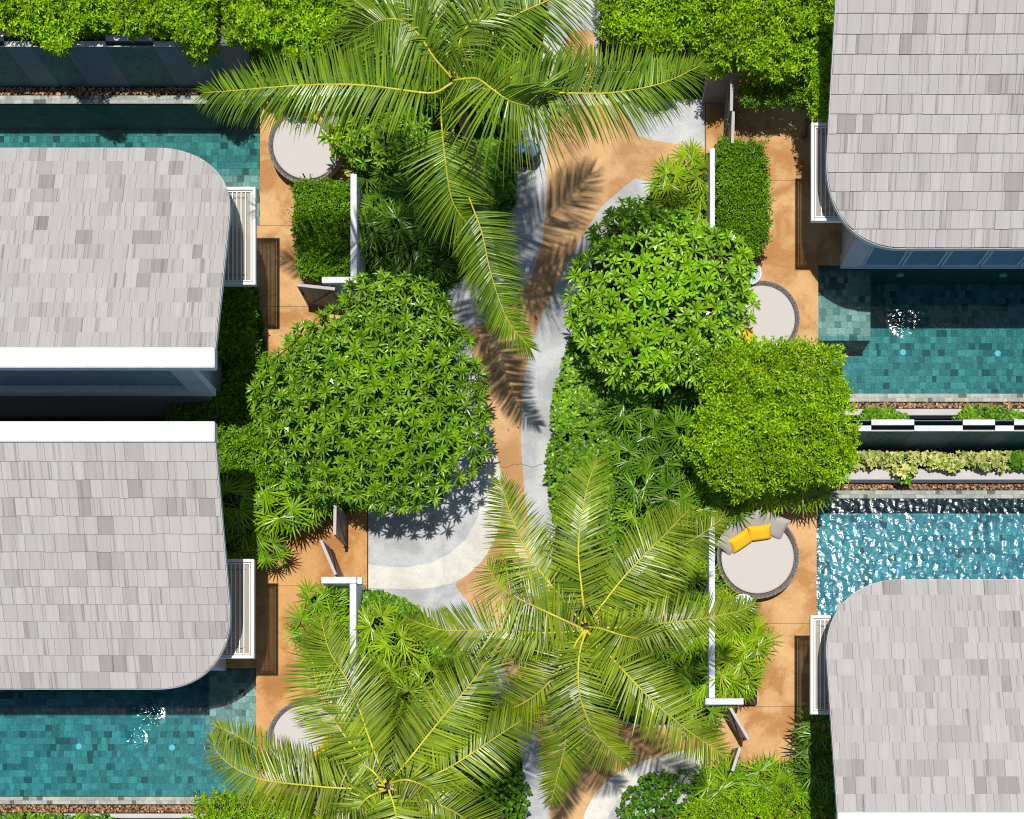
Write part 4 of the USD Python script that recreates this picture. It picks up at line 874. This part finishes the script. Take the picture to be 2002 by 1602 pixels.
cover('leafy_shrub', 'green leafy shrub edging the grey pavement below the lower left planter', [(700,1165),(740,1158),(800,1180),(850,1225),(900,1268),(925,1310),(930,1360),(900,1350),(850,1280),(780,1220),(710,1210)], .4, .7, M['cover'], 1100, .14, 40, kind='', R=25, ct='shrub', flat=.6)
cover('verge_plants', 'low green plants along the ledge above the right screen wall, left clump', [(1678,818),(1695,800),(1740,803),(1775,815),(1770,826),(1680,828)], .45, .6, M['cover'], 260, .12, 41, kind='', R=10, ct='plant')
cover('verge_plants', 'low green plants along the ledge above the right screen wall, right clump', [(1868,818),(1890,800),(1940,797),(2002,812),(2060,812),(2060,828),(1868,826)], .45, .65, M['cover'], 480, .13, 42, kind='', R=10, ct='plant')
cover('verge_plants', 'low green plants on the ledge at the bottom left corner', [(-60,1597),(60,1592),(120,1597),(190,1595),(225,1602),(225,1650),(-60,1650)], .3, .5, M['cover'], 600, .13, 43, kind='', R=10, ct='plant')
vr = random.Random(9)
vp = [1672, 1700, 1730, 1768, 1802, 1828, 1862, 1900, 1930, 1958]
for i, u in enumerate(vp):
    w = 24; lbl = ['leftmost', 'second', 'third', 'fourth', 'fifth', 'sixth', 'seventh', 'eighth', 'ninth', 'rightmost'][i]
    yb = 912 + vr.uniform(-6, 8) + (10 if i == 3 else 0)
    cover('variegated_plant', f'pale yellow variegated plant below the right screen wall, {lbl} of ten', [(u - w, 888), (u + w, 886), (u + w * .9, yb - 4), (u + 4, yb + 6), (u - w * .9, yb - 2)], .5, .75, M['variegated'], 48, .12, 50 + i, kind='', R=12, ct='plant', flat=.6)
cover('trailing_plant', 'bright green plant trailing over the ledge below the variegated plants', [(1752,905),(1785,903),(1786,930),(1772,945),(1758,940)], .42, .55, M['cover'], 90, .12, 70, kind='', R=10, ct='plant', flat=.6)
cover('leafy_shrub', 'dark green shrub at the right end of the variegated plants', [(1968,888),(2060,886),(2060,918),(1972,914)], .5, .75, M['dark_shrub'], 400, .12, 71, kind='', R=12, ct='shrub', flat=.6)

# ------------------------------------------------------------------ fan palms
def fan_proto(kind, seed):
    rng = np.random.default_rng(seed)
    def build(root):
        nl = 6
        obj('stem', tube([(0, 0, -.1), (.02, 0, .35), (0, .01, .72)], [.035, .03, .022], 7), M['stem'], root)
        for i in range(nl):
            a = i * 2.39996 + rng.uniform(-.2, .2); el = .35 + .9 * (i / nl) + rng.normal(0, .08); pl = rng.uniform(.22, .42)
            d = np.array([math.cos(a) * math.cos(el), math.sin(a) * math.cos(el), math.sin(el)]); hub = np.array([0, 0, .72]) + d * pl
            side = nrm(np.cross(d, [0, 0, 1.0])); n = np.cross(side, d)
            k = int(rng.integers(13, 18)); th = np.linspace(-2.2, 2.2, k) + rng.normal(0, .05, k)
            fd = nrm(d * [1, 1, .30]); n = nrm(np.cross(side, fd)); dirs = nrm(np.cos(th)[:, None] * fd + np.sin(th)[:, None] * side + n * .12)
            Ls = rng.uniform(.44, .60) * (1 - .10 * np.abs(th)) * rng.uniform(.9, 1.08, k)
            leafm = strips(np.repeat(hub[None], k, 0), dirs, np.repeat(n[None], k, 0), Ls, np.full(k, .040), .22, .3, (0, .3, .7, 1), (.45, 1, .8, .12))
            pet = tube([(0, 0, .70), hub * [1, 1, 1]], [.010, .007], 4)
            obj('leaf', cat([leafm, pet]), M[kind], root)
    return build
PROTO = {}
ordn = ['uppermost', 'second', 'third', 'fourth', 'fifth', 'sixth', 'seventh', 'eighth', 'ninth', 'tenth', 'eleventh', 'twelfth', 'thirteenth', 'fourteenth', 'fifteenth']
rf = random.Random(77)
def fans(where, group, items, kind, zb=0.0, sc=(.85, 1.15)):
    items = sorted(items, key=lambda q: q[1]); color = {'fan_dark': 'dark green', 'fan_mid': 'mid green', 'fan_bright': 'yellow green'}[kind]
    for i, it in enumerate(items):
        u, v = it[:2]; s = rf.uniform(*sc) * (it[2] if len(it) > 2 else 1); var = rf.randrange(3)
        zb_ = zb + rf.uniform(-.05, .3); z = .8 * s + zb_; c = P(u, v, z); loc = (c[0], c[1], zb_)
        lab = f'{color} fan palm {where}, ' + ('lowest' if i == len(items) - 1 and i else ordn[i]) + ' of its clump'
        key = (kind, var)
        if key not in PROTO:
            p = thing('fan_palm', lab, 'palm', loc, rf.uniform(0, 360), float(s), group)
            fan_proto(kind, 100 + var * 7 + len(kind))(p); PROTO[key] = p
        else: copy_of(PROTO[key], 'fan_palm', lab, 'palm', loc, rf.uniform(0, 360), s, group)
fans("left of the upper right planter", 'fan palms by the upper right planter', [(1345,325,.85),(1310,350,.9),(1372,352,.9),(1300,388,.85),(1350,385),(1375,420),(1325,420,.9)], 'fan_bright')
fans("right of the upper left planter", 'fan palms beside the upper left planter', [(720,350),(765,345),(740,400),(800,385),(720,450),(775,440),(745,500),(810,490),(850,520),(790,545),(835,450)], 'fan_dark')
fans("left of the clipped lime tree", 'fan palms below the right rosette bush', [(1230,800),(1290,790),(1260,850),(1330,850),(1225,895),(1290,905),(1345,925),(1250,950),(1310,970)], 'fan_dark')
fans("above the glittering pool's daybed, left", 'fan palms at the daybed head', [(1250,1000,.9),(1310,1010),(1370,985),(1430,985),(1400,950,.8)], 'fan_mid')
fans("under the clipped lime tree's lower edge", 'yellowing fan palms above the daybed', [(1480,955),(1520,965),(1555,960),(1590,955)], 'fan_bright')
fans("left below the big rosette bush", 'fan palms beside the lower left villa', [(455,985),(510,950),(550,1000),(490,1040),(460,1075,.9),(600,985),(525,1075,.8),(630,960,.9)], 'fan_mid')
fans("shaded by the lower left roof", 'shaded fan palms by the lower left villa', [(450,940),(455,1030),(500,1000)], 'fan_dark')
fans("in the lower left planter", 'fan palms in the lower left planter', [(615,1175,.85),(660,1180,.85),(640,1225,.9),(600,1230,.9),(665,1250,.9),(630,1290)], 'fan_mid', .25)
fans("right of the lower left planter", 'bright fan palms in the lower left bed', [(740,1225),(775,1250),(725,1280),(800,1290),(760,1320),(840,1330),(725,1345),(800,1365),(860,1380),(760,1390)], 'fan_bright')
fans("around the centre coconut palm", 'fan palms around the centre palm', [(1290,1090),(1340,1120),(1375,1150),(1330,1190),(1290,1250),(1360,1240),(1330,1300),(1270,1320),(1365,1330),(1230,1360),(1310,1370),(1370,1395),(1220,1110),(1240,1180)], 'fan_mid')
fans("in the lower right planter", 'bright fan palms in the lower right planter', [(1425,1200),(1455,1225),(1420,1250),(1470,1265),(1440,1290),(1415,1310),(1450,1330),(1425,1350)], 'fan_bright', .25)
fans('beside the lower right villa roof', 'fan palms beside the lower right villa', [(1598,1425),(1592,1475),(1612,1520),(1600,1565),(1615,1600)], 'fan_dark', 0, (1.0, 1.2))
fans("along the lower right deck's end", 'fan palms at the end of the lower right deck', [(1395,1540),(1425,1525),(1460,1545),(1490,1525),(1530,1540),(1560,1520)], 'fan_mid')

# ------------------------------------------------------------------ coconut palms
def frond(root, pts, zc, rise, drop, Lmax, seed, mt='palm', angs=(.25, .25), dry=0.0, start=.07, lens=(1, 1), dens=29, hang=.36, fan=None, dz=0.0):
    rng = np.random.default_rng(seed); n = len(pts)
    cum = np.r_[0, np.cumsum(np.hypot(*np.diff(np.array(pts, float), axis=0).T))]; tt = cum / cum[-1]
    P3 = np.array([P(u, v, zc + dz + rise * t * 2.0 - (rise * 2 + drop) * t * t) for (u, v), t in zip(pts, tt)])
    L = np.linalg.norm(np.diff(P3, axis=0), axis=1).sum()
    c = spline(P3, 40)
    t40 = np.linspace(0, 1, 40); tan = nrm(np.gradient(c, axis=0))
    bend = rng.normal(0, .035, 3); c = c + nrm(np.cross(tan, [0, 0, 1.0])) * (np.sin(t40 * math.pi * 1.5)[:, None] * bend[0] * L * .5) + np.array([0, 0, 1.0]) * (np.sin(t40 * 7)[:, None] * .03)
    rad = .018 * (1 - t40) ** .7 + .005
    fr = obj('frond', tube(c, rad, 6), M['rachis'], root, smooth=True)
    N = int(L * dens)
    leaves, dryl = [], []
    for sgn, ang, ll in ((1, angs[0], lens[0]), (-1, angs[1], lens[1])):
        t = np.linspace(start, 1.0, N) + rng.normal(0, .004, N); t = np.clip(t, 0, 1)
        pos = np.column_stack([np.interp(t, t40, c[:, k]) for k in range(3)]); tg = nrm(np.column_stack([np.interp(t, t40, tan[:, k]) for k in range(3)]))
        side = nrm(np.cross(tg, [0, 0, 1.0])) * sgn; up = nrm(np.cross(side, tg) * sgn)
        lat = side * math.cos(ang) + up * math.sin(ang)
        A = np.interp(t, [0, .5, .9, 1], list(fan[:4]) if fan and sgn == fan[4] else [1.35, 1.16, .78, .36]) + rng.normal(0, .05, N)
        d = nrm(tg * np.cos(A)[:, None] + lat * np.sin(A)[:, None])
        prof = np.interp(t, [0, .12, .3, .6, .85, 1], [.45, .75, 1, .95, .68, .42])
        Ls = Lmax * ll * prof * rng.uniform(.88, 1.06, N)
        wd = np.interp(t, [0, .3, .8, 1], [.030, .040, .032, .019])
        wob = np.interp(t, np.linspace(0, 1, 9), rng.normal(0, 1, 9))
        d = nrm(d + tg * (wob * .13)[:, None] + np.array([0, 0, 1.0]) * (rng.normal(0, .07, N) + .05 * wob)[:, None]); Ls = Ls * (1 + .05 * wob)
        dr = np.clip(hang * (1 + rng.normal(0, .35, N) + .25 * wob), 0, 2)
        isdry = (rng.random(N) < .7 * dry * np.interp(t, [0, .3, .7, 1], [1.6, 1.2, .6, .5]))
        if isdry.sum() < 8: isdry[:] = False
        sec, wdt = (0, .25, .55, .8, 1), (.6, 1, .85, .5, .06)
        for mask, bag in ((~isdry, leaves), (isdry, dryl)):
            if mask.any():
                dd = d[mask] if bag is leaves else nrm(d[mask] + rng.normal(0, .22, (mask.sum(), 3)))
                bag.append(strips(pos[mask], dd, up[mask], Ls[mask] * (1 if bag is leaves else .8), wd[mask] * (1 if bag is leaves else .7), np.clip(dr[mask] * (1 if bag is leaves else 1.8), 0, 1.2), .22, sec, wdt))
    obj('leaflets', cat(leaves), M[mt], fr)
    if dryl: obj('dry_leaflets', cat(dryl), M['palm_dry'], fr)
def coconut(label, u, v, zc, fronds, seed, mt, nuts=True, spear=None):
    root = thing('coconut_palm', label, 'palm'); c = P(u, v, zc)
    rng = np.random.default_rng(seed)
    b = np.array([c[0] + rng.normal(0, .25), c[1] + rng.normal(0, .25), -.1])
    hs = np.linspace(0, 1, 26); pts = [b * (1 - h) + c * h + np.array([.18 * math.sin(h * 2.5), .12 * math.sin(h * 2), 0]) * (1 - h) for h in hs]; pts[-1] = c - [0, 0, .45]
    obj('trunk', tube(pts, .105 + .07 * (1 - hs) ** 3 + .008 * (np.arange(26) % 2), 10), M['trunk'], root, smooth=True)
    obj('crown_shaft', tube([c - [0, 0, .7], c - [0, 0, .4], c - [0, 0, .12]], [.13, .15, .05], 10), M['stem'], root, smooth=True)
    if nuts:
        for i in range(5):
            a = i * 1.3 + .4; s = trimesh.creation.icosphere(2, .10); s.apply_scale([1, 1, 1.2]); s.apply_translation(c + [.24 * math.cos(a), .24 * math.sin(a), -.42]); obj('coconut', s, M['young_leaf'], root, smooth=True)
    for i, f in enumerate(fronds):
        pts, rise, drop, Lm, kw = f; frond(root, pts, zc, rise, drop, Lm, seed * 50 + i, kw.pop('mt', mt), **kw)
    if spear: frond(root, spear[0], zc + .2, spear[1], spear[2], .42, seed * 50 + 40, 'palm_spear', dens=22)
    return root
M['palm_spear'] = leafmat('leaf_palm_spear', (.12, .21, .008), (.20, .31, .010), (.28, .37, .014), .36, .3)
D = dict
coconut('coconut palm with its crown at the top middle, the tallest and freshest green', 886, 152, 8.2, [
    ([(884,162),(850,184),(800,183),(700,172),(600,168),(510,170),(400,178)], .25, 1.2, 1.05, D(angs=(.15, .05), start=.12)),
    ([(882,152),(850,112),(827,75),(796,42),(757,35),(720,52),(690,95)], .95, 1.2, 1.4, D(angs=(1.0, -.1), hang=.5, start=.05, fan=(2.35, 2.0, 1.4, .5, -1))),
    ([(880,145),(876,105),(862,50),(850,0),(830,-70)], .7, .6, .85, D(angs=(.5, .4))),
    ([(890,140),(900,80),(922,40),(952,-2),(985,-60)], .8, .5, .9, D(angs=(.3, .4))),
    ([(893,148),(940,95),(1002,42),(1068,2),(1150,-45)], .5, 1.0, 1.3, D(angs=(-.2, .7), hang=.5)),
    ([(895,158),(940,172),(1000,172),(1100,175),(1200,177),(1300,165),(1372,137)], .15, 1.3, 1.0, D(angs=(-.05, .3), hang=.35)),
    ([(893,152),(980,160),(1080,158),(1195,143),(1296,134),(1370,118)], .0, 1.9, .8, D(angs=(.2, .2))),
    ([(888,158),(905,155),(935,155),(965,175),(1000,197),(1050,208),(1105,212)], 1.0, .9, 1.35, D(angs=(-.1, 1.1), hang=.45, start=.02, fan=(2.35, 1.45, .75, .3, 1))),
    ([(884,160),(862,205),(862,264),(869,322),(880,378),(897,413),(936,458)], .05, 1.6, 1.05, D(angs=(.1, .1), hang=.4, start=.30, dz=-.7)),
    ([(886,164),(880,260),(902,370),(936,455),(955,520),(978,580),(1003,630),(1040,672)], -.4, 2.4, .85, D(angs=(.1, .1), hang=.35, start=.45, dz=-1.0)),
    ([(882,150),(800,100),(735,40),(680,-20)], .1, 1.6, .95, D(angs=(.1, .1), hang=.35)),
    ([(888,145),(930,40),(960,-30),(980,-90)], .2, 1.5, .8, D()),
    ], 1, 'palm', spear=([(915,42),(935,40),(960,48),(990,63)], .3, .2))
coconut('coconut palm in the middle of the lower half with some dry fronds', 1145, 1226, 8.0, [
    ([(1140,1220),(1083,1140),(1038,1080),(995,1005),(970,945)], .5, 1.2, .82, D(dry=.03)),
    ([(1145,1218),(1141,1150),(1136,1080),(1139,1010),(1148,940),(1163,899)], .6, 1.0, .80, D(dry=.03, angs=(.35, .35))),
    ([(1150,1218),(1209,1136),(1262,1079),(1297,1049),(1350,1000)], .5, 1.2, .85, D(dry=.10)),
    ([(1152,1220),(1230,1150),(1300,1085),(1370,1050),(1420,1020)], .2, 1.7, .8, D(dry=.22)),
    ([(1150,1226),(1175,1228),(1209,1238),(1258,1252),(1290,1275)], 1.0, .9, 1.05, D(dry=.08, angs=(-.15, 1.0), hang=.5, start=.03, fan=(2.3, 1.5, .8, .3, 1))),
    ([(1150,1226),(1210,1228),(1300,1219),(1370,1210),(1440,1196),(1473,1180)], .3, 1.5, .72, D(dry=.10)),
    ([(1140,1230),(1100,1215),(1062,1199),(1020,1178),(986,1154),(958,1108)], .75, 1.1, .95, D(dry=.2, angs=(.6, -.05), start=.03, fan=(2.3, 1.8, 1.0, .4, -1))),
    ([(1140,1232),(1100,1238),(1040,1240),(950,1234),(867,1231),(804,1210)], .1, 1.8, .78, D(dry=.05)),
    ([(1146,1235),(1143,1270),(1146,1315),(1153,1370),(1167,1433),(1192,1480),(1213,1500)], .2, 1.6, .85, D(dry=.08)),
    ([(1150,1235),(1190,1275),(1230,1315),(1280,1367),(1345,1430),(1410,1483)], .2, 1.7, .85, D(dry=.12)),
    ([(1142,1236),(1128,1330),(1111,1413),(1104,1462),(1087,1525),(1076,1567)], -.1, 2.2, .72, D(dry=.12, start=.3)),
    ([(1140,1235),(1110,1280),(1066,1340),(1017,1378),(965,1400)], .1, 1.9, .85, D(dry=.14)),
    ([(1144,1232),(1120,1262),(1108,1310),(1105,1360)], .3, 1.3, .95, D(angs=(-.4, -.4), hang=.7, dry=.05)),
    ([(1147,1232),(1170,1262),(1178,1310),(1172,1350)], .3, 1.3, .95, D(angs=(-.4, -.4), hang=.7, dry=.08)),
    ([(1138,1228),(1090,1225),(1050,1250),(1010,1290)], -.3, 2.0, .8, D(dry=.5, hang=.6)),
    ([(1150,1222),(1200,1195),(1260,1165),(1330,1150)], -.2, 1.8, .8, D(dry=.4, hang=.5)),
    ], 2, 'palm_old')
coconut('coconut palm at the bottom edge left of the middle with many dry leaflets', 758, 1538, 7.8, [
    ([(755,1530),(723,1447),(686,1345),(645,1275),(628,1210)], .5, 1.2, .9, D(dry=.10)),
    ([(752,1530),(692,1440),(650,1381),(620,1335),(601,1280),(597,1235)], .5, 1.3, .85, D(dry=.04)),
    ([(763,1530),(821,1468),(895,1374),(945,1295),(962,1245)], .5, 1.2, .85, D(dry=.08)),
    ([(765,1535),(846,1507),(930,1461),(990,1432),(1045,1405)], .4, 1.3, .85, D(dry=.10)),
    ([(750,1543),(690,1546),(626,1545),(524,1531),(465,1503),(430,1468),(422,1440)], .5, 1.3, .85, D(dry=.10, angs=(.3, -.1))),
    ([(750,1536),(700,1530),(629,1514),(559,1493),(507,1468),(465,1437),(423,1416)], .1, 1.6, .62, D(dry=.12)),
    ([(762,1532),(785,1526),(807,1528),(846,1545),(885,1570)], .95, 1.0, .95, D(dry=.2, angs=(-.15, .9), hang=.55, start=.03, fan=(2.3, 1.5, .8, .3, 1))),
    ([(754,1545),(735,1552),(716,1563),(695,1590),(680,1625)], .5, .8, .85, D(angs=(.8, -.3), hang=.6, start=.08, dry=.06)),
    ([(752,1538),(728,1515),(700,1498),(670,1478),(640,1462)], .5, .9, .85, D(dry=.25)),
    ([(760,1545),(770,1580),(775,1620),(780,1680)], .4, 1.0, .85, D(dry=.15)),
    ([(764,1542),(830,1570),(900,1600),(970,1650)], .2, 1.6, .85, D(dry=.2)),
    ([(750,1545),(680,1580),(620,1610),(560,1660)], .2, 1.6, .85, D(dry=.3)),
    ([(752,1532),(720,1490),(690,1470),(660,1450)], -.3, 1.8, .8, D(dry=.75, hang=.7)),
    ([(764,1530),(800,1480),(815,1430),(820,1390)], -.3, 1.8, .75, D(dry=.6, hang=.6)),
    ], 3, 'palm_old')

# ------------------------------------------------------------------ fallen leaves
rl = np.random.default_rng(8)
for (u, v), lab in zip([(1050, 626), (964, 725), (998, 762), (993, 838), (948, 890), (1015, 838)],
    ['dark brown fallen leaf where the central path meets the right pavement', 'brown fallen leaf on the path in the palm shadow', 'curled brown fallen leaf in the middle of the path', 'small brown leaf on the path under the shadow tip',
     'thin dark fallen leaf on the pale band', 'small dark leaf on the edge of the right pavement']):
    c = P(u, v, .02); a = rl.uniform(0, 6.28)
    m = strips(np.zeros((1, 3)), nrm(np.array([[math.cos(a), math.sin(a), .15]])), np.array([[0, 0, 1.0]]), np.array([.14 if u == 1050 else .08]), np.array([.05 if u == 1050 else .025]), .1)
    t = thing('fallen_leaf', lab, 'leaf', (c[0], c[1], .02)); obj('blade', m, M['dead_leaf'], t)
